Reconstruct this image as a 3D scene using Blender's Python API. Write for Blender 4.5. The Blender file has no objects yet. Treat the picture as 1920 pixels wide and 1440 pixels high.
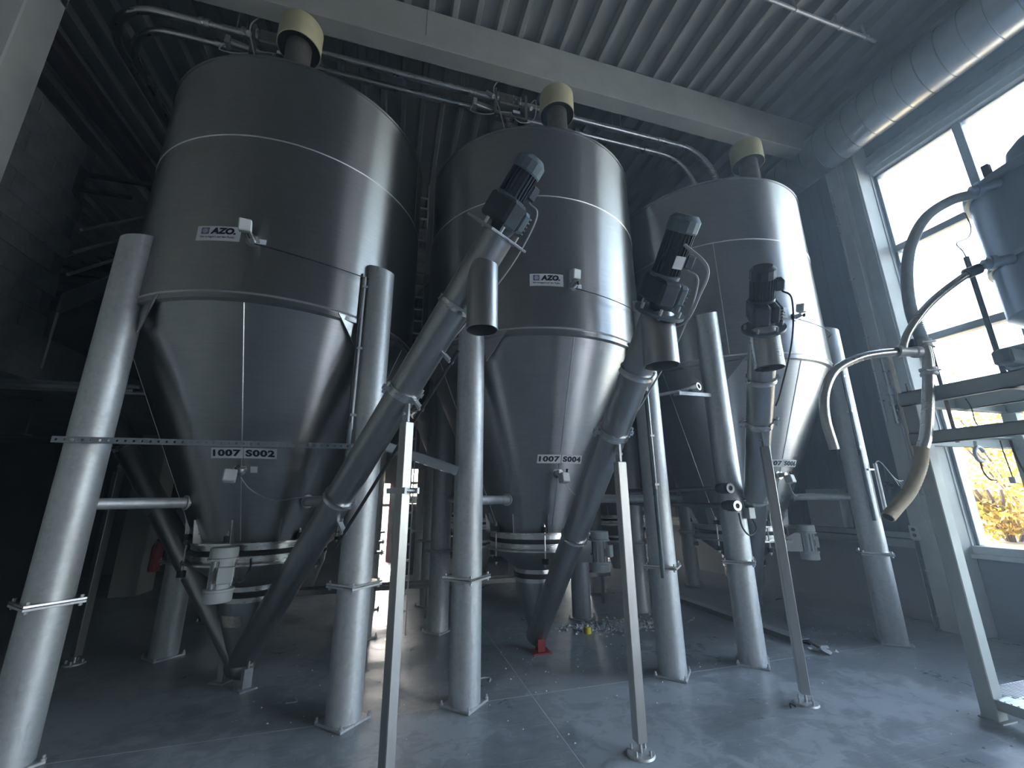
import bpy, math, random
from mathutils import Vector, Matrix
random.seed(7)
S = bpy.context.scene
COL = S.collection
PI = math.pi
# ------------------------------------------------------------------ camera
CAM_H = 1.6
def camera():
    yaw, pitch, roll, f = 0.28183, 0.26308, 0.00682, 781.0
    fw = Vector((math.sin(yaw)*math.cos(pitch), math.cos(yaw)*math.cos(pitch), math.sin(pitch)))
    rt = Vector((math.cos(yaw), -math.sin(yaw), 0)); dn = fw.cross(rt)
    c, s = math.cos(roll), math.sin(roll)
    r2 = c*rt + s*dn; d2 = -s*rt + c*dn
    cam = bpy.data.cameras.new('camera'); cam.sensor_fit = 'HORIZONTAL'; cam.sensor_width = 36
    cam.lens = 36*f/1920.0; cam.clip_start = .05; cam.clip_end = 300
    o = bpy.data.objects.new('camera', cam); COL.objects.link(o)
    m = Matrix((r2, -d2, -fw)).transposed().to_4x4(); m.translation = (0, 0, CAM_H)
    o.matrix_world = m; S.camera = o
camera()
# ------------------------------------------------------------------ world, sun, exposure
SKY_STRENGTH = 0.40
SUN_STRENGTH = 2.2
def world():
    w = bpy.data.worlds.new('sky'); S.world = w; w.use_nodes = True
    nt = w.node_tree; nt.nodes.clear()
    out = nt.nodes.new('ShaderNodeOutputWorld'); bg = nt.nodes.new('ShaderNodeBackground')
    sky = nt.nodes.new('ShaderNodeTexSky'); sky.sky_type = 'NISHITA'; sky.sun_disc = False
    sky.sun_elevation = math.radians(38); sky.sun_rotation = math.radians(-8); sky.dust_density = 2.2; sky.air_density = 1.0
    hs = nt.nodes.new('ShaderNodeHueSaturation'); hs.inputs['Saturation'].default_value = .66
    nt.links.new(sky.outputs[0], hs.inputs['Color']); nt.links.new(hs.outputs[0], bg.inputs[0]); bg.inputs[1].default_value = SKY_STRENGTH
    nt.links.new(bg.outputs[0], out.inputs[0])
    l = bpy.data.lights.new('sun', 'SUN'); l.energy = SUN_STRENGTH; l.angle = .01; l.color = (1, .95, .87)
    o = bpy.data.objects.new('sun', l); COL.objects.link(o)
    o.rotation_euler = Vector((-.10, .80, .62)).to_track_quat('Z', 'Y').to_euler()
world()
def portal(name, loc, rot, sx, sy):
    l = bpy.data.lights.new(name, 'AREA'); l.shape = 'RECTANGLE'; l.size = sx; l.size_y = sy; l.cycles.is_portal = True
    o = bpy.data.objects.new(name, l); COL.objects.link(o); o.location = loc; o.rotation_euler = rot
portal('window_portal', (7.15, 1.6, 3.65), (0, PI/2, 0), 5.6, 4.2)
portal('added_door_portal', (7.15, -2.7, 1.7), (0, PI/2, 0), 3.4, 3.0)  # portal for the added side opening behind the camera
S.view_settings.view_transform = 'Standard'; S.view_settings.look = 'None'
S.view_settings.gamma = 1.0; S.view_settings.use_curve_mapping = False
S.view_settings.exposure = 3.6
S.cycles.max_bounces = 8; S.cycles.diffuse_bounces = 5; S.cycles.glossy_bounces = 4; S.cycles.transparent_max_bounces = 12
S.cycles.use_adaptive_sampling = True; S.cycles.adaptive_threshold = .04
S.cycles.caustics_reflective = False; S.cycles.caustics_refractive = False
S.cycles.sample_clamp_indirect = 6.0
# ------------------------------------------------------------------ materials
MATS = {}
def nodes(name):
    m = bpy.data.materials.new(name); m.use_nodes = True
    nt = m.node_tree; b = nt.nodes['Principled BSDF']; MATS[name] = m
    return m, nt, b
def N(nt, t, **kw):
    n = nt.nodes.new(t)
    for k, v in kw.items():
        if k in n.inputs: n.inputs[k].default_value = v
        else: setattr(n, k, v)
    return n
def ramp(nt, src, stops):
    r = nt.nodes.new('ShaderNodeValToRGB'); e = r.color_ramp.elements
    e[0].position, e[0].color = stops[0][0], (*stops[0][1], 1); e[1].position, e[1].color = stops[-1][0], (*stops[-1][1], 1)
    for p, c in stops[1:-1]:
        x = e.new(p); x.color = (*c, 1)
    nt.links.new(src, r.inputs[0]); return r
def g(v): return (v, v, v)
def coords(nt, scale=(1, 1, 1), kind='Object'):
    tc = nt.nodes.new('ShaderNodeTexCoord'); mp = nt.nodes.new('ShaderNodeMapping'); mp.inputs['Scale'].default_value = scale
    nt.links.new(tc.outputs[kind], mp.inputs[0]); return mp.outputs[0]
def simple(name, col, rough=.5, metal=0.0, var=.12, nscale=6.0, bump=0.0, spec=.5, scale=(1, 1, 1)):
    m, nt, b = nodes(name)
    v = coords(nt, scale)
    n = N(nt, 'ShaderNodeTexNoise', Scale=nscale, Detail=6.0, Roughness=.6); nt.links.new(v, n.inputs['Vector'])
    r = ramp(nt, n.outputs['Fac'], [(.3, tuple(c*(1-var) for c in col)), (.7, tuple(min(1, c*(1+var)) for c in col))])
    nt.links.new(r.outputs[0], b.inputs['Base Color'])
    r2 = ramp(nt, n.outputs['Fac'], [(.25, g(min(1, rough*1.18))), (.75, g(rough*.85))]); nt.links.new(r2.outputs[0], b.inputs['Roughness'])
    b.inputs['Metallic'].default_value = metal; b.inputs['Specular IOR Level'].default_value = spec
    if bump:
        bp = N(nt, 'ShaderNodeBump', Strength=bump, Distance=.01); nt.links.new(n.outputs['Fac'], bp.inputs['Height']); nt.links.new(bp.outputs[0], b.inputs['Normal'])
    return m
def steel(name, col, rough, aniso=.6, streak=(1.2, 1.2, 14)):
    m, nt, b = nodes(name)
    b.inputs['Metallic'].default_value = 1.0
    v = coords(nt, streak); n = N(nt, 'ShaderNodeTexNoise', Scale=5.0, Detail=5.0); nt.links.new(v, n.inputs['Vector'])
    v2 = coords(nt, (1, 1, .28)); n2 = N(nt, 'ShaderNodeTexNoise', Scale=2.2, Detail=7.0, Roughness=.62); nt.links.new(v2, n2.inputs['Vector'])
    mx = N(nt, 'ShaderNodeMix', data_type='FLOAT'); mx.inputs['Factor'].default_value = .6
    nt.links.new(n.outputs['Fac'], mx.inputs['A']); nt.links.new(n2.outputs['Fac'], mx.inputs['B'])
    r = ramp(nt, mx.outputs[0], [(.3, tuple(c*.84 for c in col)), (.7, tuple(min(1, c*1.1) for c in col))]); nt.links.new(r.outputs[0], b.inputs['Base Color'])
    r2 = ramp(nt, mx.outputs[0], [(.3, g(rough*1.2)), (.72, g(rough*.82))]); nt.links.new(r2.outputs[0], b.inputs['Roughness'])
    if aniso:
        b.inputs['Anisotropic'].default_value = aniso
        b.inputs['Anisotropic Rotation'].default_value = .25
        t = N(nt, 'ShaderNodeTangent', direction_type='RADIAL', axis='Z'); nt.links.new(t.outputs[0], b.inputs['Tangent'])
    return m
def galvanised():
    m, nt, b = nodes('galvanised')
    b.inputs['Metallic'].default_value = .55
    v = coords(nt); vo = N(nt, 'ShaderNodeTexVoronoi', Scale=38.0); nt.links.new(v, vo.inputs['Vector'])
    v2 = coords(nt, (3, 3, .7)); n2 = N(nt, 'ShaderNodeTexNoise', Scale=4.0, Detail=8.0, Roughness=.65); nt.links.new(v2, n2.inputs['Vector'])
    mx = N(nt, 'ShaderNodeMix', data_type='FLOAT'); mx.inputs['Factor'].default_value = .78
    sp = nt.nodes.new('ShaderNodeSeparateColor'); nt.links.new(vo.outputs['Color'], sp.inputs[0])
    nt.links.new(sp.outputs[0], mx.inputs['A']); nt.links.new(n2.outputs['Fac'], mx.inputs['B'])
    r = ramp(nt, mx.outputs[0], [(.25, (.50, .51, .52)), (.5, (.585, .60, .61)), (.8, (.66, .67, .685))]); nt.links.new(r.outputs[0], b.inputs['Base Color'])
    r2 = ramp(nt, mx.outputs[0], [(.25, g(.54)), (.8, g(.44))]); nt.links.new(r2.outputs[0], b.inputs['Roughness'])
    # dark handling scuffs
    n3 = N(nt, 'ShaderNodeTexNoise', Scale=9.0, Detail=3.0); v3 = coords(nt, (1.2, 1.2, .35)); nt.links.new(v3, n3.inputs['Vector'])
    r3 = ramp(nt, n3.outputs['Fac'], [(.66, g(1)), (.76, g(.70))])
    mm = N(nt, 'ShaderNodeMix', data_type='RGBA', blend_type='MULTIPLY'); mm.inputs['Factor'].default_value = 1
    nt.links.new(r.outputs[0], mm.inputs['A']); nt.links.new(r3.outputs[0], mm.inputs['B']); nt.links.new(mm.outputs['Result'], b.inputs['Base Color'])
    return m
def floor_mat():
    m, nt, b = nodes('floor_concrete')
    v = coords(nt)
    n = N(nt, 'ShaderNodeTexNoise', Scale=.8, Detail=4.0, Roughness=.5, Distortion=.3); nt.links.new(v, n.inputs['Vector'])
    n2 = N(nt, 'ShaderNodeTexNoise', Scale=6.5, Detail=8.0, Roughness=.68, Distortion=.8); nt.links.new(v, n2.inputs['Vector'])
    ad = N(nt, 'ShaderNodeMath', operation='MULTIPLY_ADD'); nt.links.new(n2.outputs['Fac'], ad.inputs[0]); ad.inputs[1].default_value = .85; nt.links.new(n.outputs['Fac'], ad.inputs[2])
    r = ramp(nt, ad.outputs[0], [(.62, (.19, .213, .232)), (.92, (.30, .33, .353)), (1.0, (.40, .435, .46))])
    mp = nt.nodes.new('ShaderNodeMapping'); mp.inputs['Rotation'].default_value = (0, 0, .6); mp.inputs['Scale'].default_value = (2.2, 30, 1)
    nt.links.new(v, mp.inputs[0]); n3 = N(nt, 'ShaderNodeTexNoise', Scale=1.6, Detail=3.0, Roughness=.5); nt.links.new(mp.outputs[0], n3.inputs['Vector'])
    sc = ramp(nt, n3.outputs['Fac'], [(.57, g(0)), (.74, g(.7))])
    mx = N(nt, 'ShaderNodeMix', data_type='RGBA'); nt.links.new(r.outputs[0], mx.inputs['A']); mx.inputs['B'].default_value = (.44, .47, .49, 1)
    nt.links.new(sc.outputs[0], mx.inputs['Factor']); nt.links.new(mx.outputs['Result'], b.inputs['Base Color'])
    rr = ramp(nt, ad.outputs[0], [(.65, g(.25)), (.9, g(.36)), (1.0, g(.5))]); nt.links.new(rr.outputs[0], b.inputs['Roughness'])
    b.inputs['Specular IOR Level'].default_value = .55
def glass():
    m = bpy.data.materials.new('window_glass'); m.use_nodes = True; MATS['window_glass'] = m
    nt = m.node_tree; nt.nodes.clear(); out = nt.nodes.new('ShaderNodeOutputMaterial')
    tr = nt.nodes.new('ShaderNodeBsdfTransparent'); tr.inputs[0].default_value = (.93, .97, .98, 1)
    gl = nt.nodes.new('ShaderNodeBsdfGlossy'); gl.inputs['Roughness'].default_value = .02
    fr = nt.nodes.new('ShaderNodeFresnel'); fr.inputs[0].default_value = 1.35
    mx = nt.nodes.new('ShaderNodeMixShader'); nt.links.new(fr.outputs[0], mx.inputs[0]); nt.links.new(tr.outputs[0], mx.inputs[1]); nt.links.new(gl.outputs[0], mx.inputs[2])
    v = coords(nt, (1, 1, 1)); n = N(nt, 'ShaderNodeTexNoise', Scale=7.0, Detail=8.0, Roughness=.7, Distortion=1.0); nt.links.new(v, n.inputs['Vector'])
    r = ramp(nt, n.outputs['Fac'], [(.66, g(0)), (.72, g(.35))])
    df = nt.nodes.new('ShaderNodeBsdfDiffuse'); df.inputs[0].default_value = (.25, .24, .22, 1)
    m2 = nt.nodes.new('ShaderNodeMixShader'); nt.links.new(r.outputs[0], m2.inputs[0]); nt.links.new(mx.outputs[0], m2.inputs[1]); nt.links.new(df.outputs[0], m2.inputs[2])
    nt.links.new(m2.outputs[0], out.inputs[0])
def leaves():
    m, nt, b = nodes('autumn_leaves')
    oi = nt.nodes.new('ShaderNodeNewGeometry'); n = N(nt, 'ShaderNodeTexNoise', Scale=3.0); v = coords(nt); nt.links.new(v, n.inputs['Vector'])
    r = ramp(nt, oi.outputs['Random Per Island'], [(0, (.14, .10, .012)), (.4, (.46, .27, .015)), (.75, (.60, .38, .03)), (1, (.20, .20, .03))])
    nt.links.new(r.outputs[0], b.inputs['Base Color']); b.inputs['Roughness'].default_value = .6
    out = nt.nodes['Material Output']; tl = nt.nodes.new('ShaderNodeBsdfTranslucent'); nt.links.new(r.outputs[0], tl.inputs[0])
    mx = nt.nodes.new('ShaderNodeMixShader'); mx.inputs[0].default_value = .45
    nt.links.new(b.outputs[0], mx.inputs[1]); nt.links.new(tl.outputs[0], mx.inputs[2]); nt.links.new(mx.outputs[0], out.inputs[0])
steel('silo_steel', (.365, .366, .366), .37, .93)
steel('cone_steel', (.395, .398, .40), .36, .75)
steel('weld_steel', (.78, .77, .75), .38, 0)
steel('tube_steel', (.42, .42, .42), .34, 0, (6, 6, 1))
steel('bright_steel', (.66, .66, .65), .28, 0)
steel('post_steel', (.50, .49, .47), .36, 0, (8, 8, .5))
galvanised(); floor_mat(); glass(); leaves()
simple('joint_dust', (.62, .64, .65), .9)
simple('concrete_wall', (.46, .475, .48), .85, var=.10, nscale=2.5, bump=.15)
simple('concrete_column', (.66, .67, .645), .82, var=.08, nscale=3, bump=.12)
simple('concrete_beam', (.46, .465, .43), .85, var=.10, nscale=2.2, bump=.15)
simple('concrete_block', (.20, .205, .20), .92, var=.16, nscale=9, bump=.3)
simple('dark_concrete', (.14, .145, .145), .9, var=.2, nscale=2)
simple('wall_paint', (.26, .285, .30), .8, var=.07, nscale=1.5)
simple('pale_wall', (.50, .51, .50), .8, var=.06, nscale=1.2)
simple('deck_sheet', (.36, .37, .365), .5, .15, var=.10, nscale=3, scale=(1, .25, 1))
simple('cladding', (.20, .225, .24), .6, .2, var=.08, nscale=2, scale=(1, 1, .3))
simple('duct_steel', (.42, .46, .52), .36, .85, var=.08, nscale=5)
simple('window_frame', (.66, .69, .69), .55, var=.08, nscale=8)
simple('mullion_metal', (.30, .33, .35), .4, .6, var=.08, nscale=8)
simple('grey_paint', (.52, .555, .53), .5, var=.08, nscale=5)
simple('tread_plate', (.62, .64, .65), .38, .85, var=.15, nscale=14)
simple('black_rubber_and_shade', (.012, .012, .014), .6, var=.2)  # also paints the shade inside open pipe ends and filter caps
simple('dark_plastic', (.03, .032, .035), .5, var=.2)
simple('motor_paint', (.13, .17, .19), .42, .1, var=.25, nscale=8)
simple('motor_paint_dark', (.04, .05, .06), .45, .1, var=.25, nscale=8)
simple('vibrator_paint', (.55, .58, .58), .5, var=.07)
simple('white_plastic', (.72, .73, .70), .5, var=.06)
simple('filter_cream', (.70, .65, .42), .6, var=.10, nscale=5)
simple('filter_neck', (.22, .20, .185), .5, .6, var=.25, nscale=8)
simple('red_paint', (.26, .012, .014), .5, var=.15)
simple('dark_red', (.035, .016, .02), .7, var=.2)
simple('vessel_steel', (.34, .42, .53), .42, .6, var=.10, nscale=3, scale=(1, 1, .3))
simple('hose_beige', (.60, .50, .36), .6, var=.12, nscale=10)
simple('hose_grey', (.44, .51, .54), .45, var=.12, nscale=10)
simple('brown_rust', (.16, .10, .07), .8, var=.3, nscale=12)
simple('cable_white', (.55, .55, .53), .6, var=.05)
simple('cable_dark', (.03, .03, .03), .6, var=.1)
simple('sign_white', (.86, .87, .88), .45, var=.03)
simple('sign_black', (.008, .008, .02), .45, var=.02)
simple('sign_purple', (.24, .18, .32), .5, var=.03)
simple('sign_lilac', (.52, .52, .66), .5, var=.03)
simple('yellow_plastic', (.70, .55, .05), .5, var=.05)
simple('paper_remnant', (.52, .48, .40), .9, var=.35, nscale=40)
simple('powder', (.68, .70, .72), .95, var=.15, nscale=20, bump=.4)
simple('plastic_film', (.72, .74, .76), .3, var=.05)
simple('bank_soil', (.42, .36, .28), .95, var=.35, nscale=5, bump=.4)
simple('bark', (.16, .11, .08), .9, var=.3, nscale=12)
simple('bounce_ground_grey', (.30, .31, .32), .9, var=.1, nscale=2)
simple('asphalt', (.11, .11, .11), .9, var=.2, nscale=3)
# ------------------------------------------------------------------ mesh helpers
class MB:
    def __init__(s): s.v = []; s.f = []
    def add(s, vs, fs):
        k = len(s.v); s.v += [tuple(p) for p in vs]; s.f += [tuple(i+k for i in q) for q in fs]; return s
    def box(s, x0, x1, y0, y1, z0, z1, M=None):
        vs = [Vector((x, y, z)) for x in (x0, x1) for y in (y0, y1) for z in (z0, z1)]
        if M is not None: vs = [M @ p for p in vs]
        return s.add(vs, [(0, 1, 3, 2), (4, 6, 7, 5), (0, 4, 5, 1), (2, 3, 7, 6), (0, 2, 6, 4), (1, 5, 7, 3)])
    def cbox(s, x0, x1, y0, y1, z0, z1, c=.004, M=None):
        # box with chamfered edges
        vs = []; idx = {}
        cx, cy, cz = (x0+x1)/2, (y0+y1)/2, (z0+z1)/2; hx, hy, hz = (x1-x0)/2, (y1-y0)/2, (z1-z0)/2
        for sx in (-1, 1):
            for sy in (-1, 1):
                for sz in (-1, 1):
                    for a in range(3):
                        p = [sx*(hx-c), sy*(hy-c), sz*(hz-c)]; p[a] = (sx*hx, sy*hy, sz*hz)[a]
                        idx[(sx, sy, sz, a)] = len(vs); vs.append(Vector((cx+p[0], cy+p[1], cz+p[2])))
        fs = []
        for a in range(3):
            b, d = (a+1) % 3, (a+2) % 3
            for sg in (-1, 1):
                q = []
                for (u, w) in ((-1, -1), (1, -1), (1, 1), (-1, 1)):
                    k = [0, 0, 0]; k[a] = sg; k[b] = u; k[d] = w; q.append(idx[(*k, a)])
                fs.append(tuple(q if sg > 0 else q[::-1]))
            for u in (-1, 1):
                for w in (-1, 1):
                    k0 = [0, 0, 0]; k0[b] = u; k0[d] = w; k1 = list(k0); k0[a] = -1; k1[a] = 1
                    q = [idx[(*k0, b)], idx[(*k1, b)], idx[(*k1, d)], idx[(*k0, d)]]
                    fs.append(tuple(q if u*w > 0 else q[::-1]))
        for sx in (-1, 1):
            for sy in (-1, 1):
                for sz in (-1, 1):
                    q = [idx[(sx, sy, sz, a)] for a in range(3)]; fs.append(tuple(q if sx*sy*sz > 0 else q[::-1]))
        if M is not None: vs = [M @ p for p in vs]
        return s.add(vs, fs)
    def cyl(s, a, b, r, r2=None, n=16, caps=True):
        a, b = Vector(a), Vector(b); r2 = r if r2 is None else r2
        z = (b-a).normalized(); x = z.orthogonal().normalized(); y = z.cross(x)
        vs = []
        for p, q in ((a, r), (b, r2)):
            vs += [p + q*(math.cos(2*PI*i/n)*x + math.sin(2*PI*i/n)*y) for i in range(n)]
        fs = [(i, (i+1) % n, n+(i+1) % n, n+i) for i in range(n)]
        if caps: fs += [tuple(range(n))[::-1], tuple(range(n, 2*n))]
        return s.add(vs, fs)
    def lathe(s, prof, o=(0, 0, 0), n=48, axis=None, closed=False):
        # prof: list of (radius, height) along axis; closed joins last to first (ring sections)
        o = Vector(o); z = Vector(axis or (0, 0, 1)).normalized()
        x = Vector((1, 0, 0)) if abs(z.z) > .999 else z.orthogonal().normalized(); y = z.cross(x)
        vs = []
        for r, h in prof:
            vs += [o + h*z + r*(math.cos(2*PI*i/n)*x + math.sin(2*PI*i/n)*y) for i in range(n)]
        m = len(prof); fs = []
        for j in range(m if closed else m-1):
            k = (j+1) % m
            fs += [(j*n+i, j*n+(i+1) % n, k*n+(i+1) % n, k*n+i) for i in range(n)]
        return s.add(vs, fs)
    def tube(s, pts, r, n=10, caps=True):
        pts = [Vector(p) for p in pts]; m = len(pts); vs = []; t0 = None; x = None
        rs = r if isinstance(r, (list, tuple)) else [r]*m
        for i, p in enumerate(pts):
            t = (pts[min(i+1, m-1)] - pts[max(i-1, 0)]).normalized()
            if x is None: x = t.orthogonal().normalized()
            else: x = (x - x.dot(t)*t).normalized()
            y = t.cross(x)
            vs += [p + rs[i]*(math.cos(2*PI*k/n)*x + math.sin(2*PI*k/n)*y) for k in range(n)]
        fs = [(j*n+i, j*n+(i+1) % n, (j+1)*n+(i+1) % n, (j+1)*n+i) for j in range(m-1) for i in range(n)]
        if caps: fs += [tuple(range(n))[::-1], tuple(range((m-1)*n, m*n))]
        return s.add(vs, fs)
    def prism(s, poly, d, M=None):
        # poly: list of 3D points, extruded by vector d
        d = Vector(d); p = [Vector(q) for q in poly]; n = len(p); vs = p + [q+d for q in p]
        if M is not None: vs = [M @ q for q in vs]
        return s.add(vs, [tuple(range(n))[::-1], tuple(range(n, 2*n))] + [(i, (i+1) % n, n+(i+1) % n, n+i) for i in range(n)])
    def mesh(s, name, mat, smooth=True, ang=35):
        me = bpy.data.meshes.new(name); me.from_pydata(s.v, [], s.f); me.materials.append(MATS[mat])
        import bmesh
        bm = bmesh.new(); bm.from_mesh(me); bmesh.ops.recalc_face_normals(bm, faces=bm.faces); bm.to_mesh(me); bm.free()
        if smooth:
            me.polygons.foreach_set('use_smooth', [True]*len(me.polygons)); me.set_sharp_from_angle(angle=math.radians(ang))
        me.update(); return me
def catmull(P, k=8):
    P = [Vector(p) for p in P]; Q = [2*P[0]-P[1]] + P + [2*P[-1]-P[-2]]; out = []
    for i in range(1, len(Q)-2):
        for j in range(k):
            t = j/k; a, b, c, d = Q[i-1], Q[i], Q[i+1], Q[i+2]
            out.append(.5*((2*b) + (c-a)*t + (2*a-5*b+4*c-d)*t*t + (3*b-a-3*c+d)*t**3))
    out.append(P[-1]); return out
def link(name, data, parent=None):
    o = bpy.data.objects.new(name, data); COL.objects.link(o)
    if parent is not None: o.parent = parent
    return o
def tag(o, label=None, cat=None, group=None, kind=None):
    for k, v in (('label', label), ('category', cat), ('group', group), ('kind', kind)):
        if v: o[k] = v
    return o
def root(name, label, cat, loc=(0, 0, 0), rz=0, group=None):
    o = link(name, None); o.location = loc; o.rotation_euler = (0, 0, rz); o.empty_display_size = .1
    return tag(o, label, cat, group)
def part(name, mb, mat, parent, label=None, smooth=True, ang=35):
    o = link(name, mb.mesh(name, mat, smooth, ang) if isinstance(mb, MB) else mb, parent)
    if label: o['label'] = label
    return o
def solo(name, mb, mat, label, cat, group=None, smooth=True, ang=35):
    return tag(link(name, mb.mesh(name, mat, smooth, ang)), label, cat, group)
def struct(name, mb, mat, parent=None, smooth=False):
    o = link(name, mb.mesh(name, mat, smooth), parent)
    if parent is None: o['kind'] = 'structure'
    return o
class Spec:
    """parts of a thing that is built several times; meshes are shared"""
    def __init__(s): s.p = []
    def add(s, name, mesh, parent=None, label=None, M=None):
        s.p.append((name, mesh, parent, label, M)); return len(s.p)-1
    def make(s, r):
        made = []
        for name, me, par, lab, M in s.p:
            o = link(name, me, r if par is None else made[par])
            if M is not None: o.matrix_local = M
            if lab: o['label'] = lab
            made.append(o)
        return made
def RZ(a): return Matrix.Rotation(a, 4, 'Z')
def T(x, y, z): return Matrix.Translation((x, y, z))
# ================================================================== the building
def bx(x0, x1, y0, y1, z0, z1): return MB().box(x0, x1, y0, y1, z0, z1)
# floor: filler bed with slabs separated by saw-cut joints
fl = struct('floor', bx(-9, 7.1, -8, 12.3, -.2, -.0008), 'joint_dust')
XS = [(-9, -4.745), (-4.735, 1.255), (1.265, 6.82)]; YS = [(-8, -1.605), (-1.595, 3.82), (3.83, 9.295), (9.305, 12.3)]
for a in XS:
    for b in YS: part('floor_slab', MB().box(a[0], a[1], b[0], b[1], -.15, 0), 'floor_concrete', fl, smooth=False)
# ceiling: insulation above trapezoidal deck sheets
ce = struct('ceiling', bx(-9, 7.1, -8, 12.3, 7.56, 7.75), 'dark_concrete')
def deck():
    mb = MB(); p = .29; prof = []
    for k in range(3):
        o = k*p; prof += [(o, 7.42), (o+.055, 7.42), (o+.08, 7.52), (o+.265, 7.52)]
    prof.append((3*p-.004, 7.425))
    top = [(x, z+.012) for x, z in prof]
    n = len(prof); vs = [(x, y, z) for y in (-7.9, 12.2) for x, z in prof+top]; fs = []
    for i in range(n-1): fs += [(i, i+1, 2*n+i+1, 2*n+i), (n+i, 3*n+i, 3*n+i+1, n+i+1)]
    mb.add(vs, fs); return mb.mesh('roof_sheet', 'deck_sheet', False)
DK = deck(); x = -8.9
while x < 6.2:
    o = link('roof_sheet', DK, ce); o.location = (x, 0, 0); x += .87
# beams
def beam(y0, lab):
    b = root('roof_beam', lab, 'beam', (0, y0, 6.84))
    part('beam_body', MB().cbox(-3.9, 6.79, 0, .22, 0, .58, .008), 'concrete_beam', b, smooth=False)
    part('formwork_seam', MB().box(.07, .078, -.002, .01, .15, .58), 'dark_concrete', b, smooth=False)
beam(3.9, 'long pale concrete roof beam crossing above the tank lids under the ribbed ceiling')
beam(9.1, 'far concrete roof beam in shadow behind the rear tanks')
# right wall
tr = [0]
def wr(*a, m='wall_paint'): return struct('wall_right', MB().box(*a), m)
wr(6.8, 7.1, -.45, 3.6, 0, .90)
wr(6.8, 7.1, -8, 3.6, 6.66, 7.56); wr(6.8, 7.1, -8, -4.2, 0, 6.66); wr(6.8, 7.1, -1.2, -.45, 0, 6.66); wr(6.8, 7.1, -4.2, -1.2, 3.4, 6.66)
lw = wr(6.8, 7.1, 4.04, 12.3, 0, .95); uw = wr(6.93, 7.1, 4.04, 12.3, .95, 7.56)
struct('trim_1', MB().box(6.74, 6.8, 4.05, 12, .90, 1.0), 'grey_paint')
struct('trim_2', MB().box(6.76, 6.8, 4.05, 12, 1.02, 1.09), 'grey_paint')
def clad():
    mb = MB(); pr = []; p = .2
    for k in range(5):
        o = k*p; pr += [(6.87, o), (6.87, o+.15), (6.862, o+.16), (6.862, o+.19)]
    pr.append((6.87, .998)); n = len(pr)
    vs = [(x, y, z) for z in (1.0, 7.5) for x, y in pr] + [(6.92, y, z) for z in (1.0, 7.5) for x, y in pr]
    fs = []
    for i in range(n-1): fs += [(i, i+1, n+i+1, n+i), (2*n+i, 3*n+i, 3*n+i+1, 2*n+i+1)]
    fs += [(0, n, 3*n, 2*n), (n-1, 3*n-1, 4*n-1, 2*n-1)]
    return mb.add(vs, fs).mesh('cladding_panel', 'cladding', False)
CL = clad()
for k in range(8):
    o = link('cladding_panel', CL, uw); o.location = (0, 4.05+k, 0)
col = root('wall_column', 'concrete wall column between the tall window and the grey wall', 'column', (6.65, 3.82, 0))
part('column_shaft', MB().cbox(-.14, .45, -.21, .22, 0, 7.42, .012), 'concrete_column', col, smooth=False)
part('cover_strip', MB().box(-.155, -.14, -.19, -.05, .0, 6.7), 'grey_paint', col, smooth=False)
part('cover_strip', MB().box(-.152, -.14, .03, .10, .9, 6.7), 'concrete_column', col, smooth=False)
# window: frame, mullions, transoms, panes
def window(name, y0, y1, z0, z1, muls, trans):
    w = link(name, None); w['kind'] = 'structure'
    X0, X1 = 6.80, 6.98
    def bar(n, a, m='window_frame'): part(n, MB().cbox(*a, .006), m, w, smooth=False)
    f = .10
    bar('frame_bar', (X0-.02, X1, y1-f, y1, z0, z1)); bar('frame_bar', (X0-.02, X1, y0, y0+f, z0, z1))
    bar('frame_bar', (X0-.02, X1, y0+f, y1-f, z1-f, z1)); bar('frame_bar', (X0-.03, X1, y0+f, y1-f, z0, z0+f*.9))
    bar('frame_lining', (X0-.06, X0-.02, y1-.02, y1+.10, z0-.04, z1+.10)); bar('frame_lining', (X0-.06, X0-.02, y0, y1-.02, z1-.02, z1+.10))
    bar('sill_board', (X0-.07, X0+.02, y0, y1-.02, z0-.05, z0), 'window_frame')
    f2 = .035
    bar('inner_frame', (X0+.05, X1-.02, y1-f-f2, y1-f, z0+f*.9, z1-f), 'mullion_metal'); bar('inner_frame', (X0+.05, X1-.02, y0+f, y1-f-f2, z1-f-f2, z1-f), 'mullion_metal')
    ys = [y0+f] + sorted(muls) + [y1-f]; zs = [z0+f*.9] + sorted(trans) + [z1-f]
    for y in muls: bar('mullion', (X0+.03, X1, y-.045, y+.045, z0+f*.9, z1-f), 'mullion_metal')
    for z in trans:
        for a, b in zip(ys[:-1], ys[1:]): bar('transom', (X0+.04, X1-.01, a+(.045 if a in muls else 0), b-(.045 if b in muls else 0), z-.05, z+.05), 'mullion_metal')
    for a, b in zip(ys[:-1], ys[1:]):
        for c, d in zip(zs[:-1], zs[1:]): part('pane', MB().box(X0+.09, X0+.096, a, b, c, d), 'window_glass', w, smooth=False)
window('window_1', -.45, 3.70, .90, 6.40, [2.607, 1.63, .66], [2.25, 3.62, 5.03])
for nm, y0, y1 in (('trim_3', -.45, 3.6),): struct(nm, MB().box(6.83, 7.1, y0, y1, 6.40, 6.66), 'window_frame')
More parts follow.
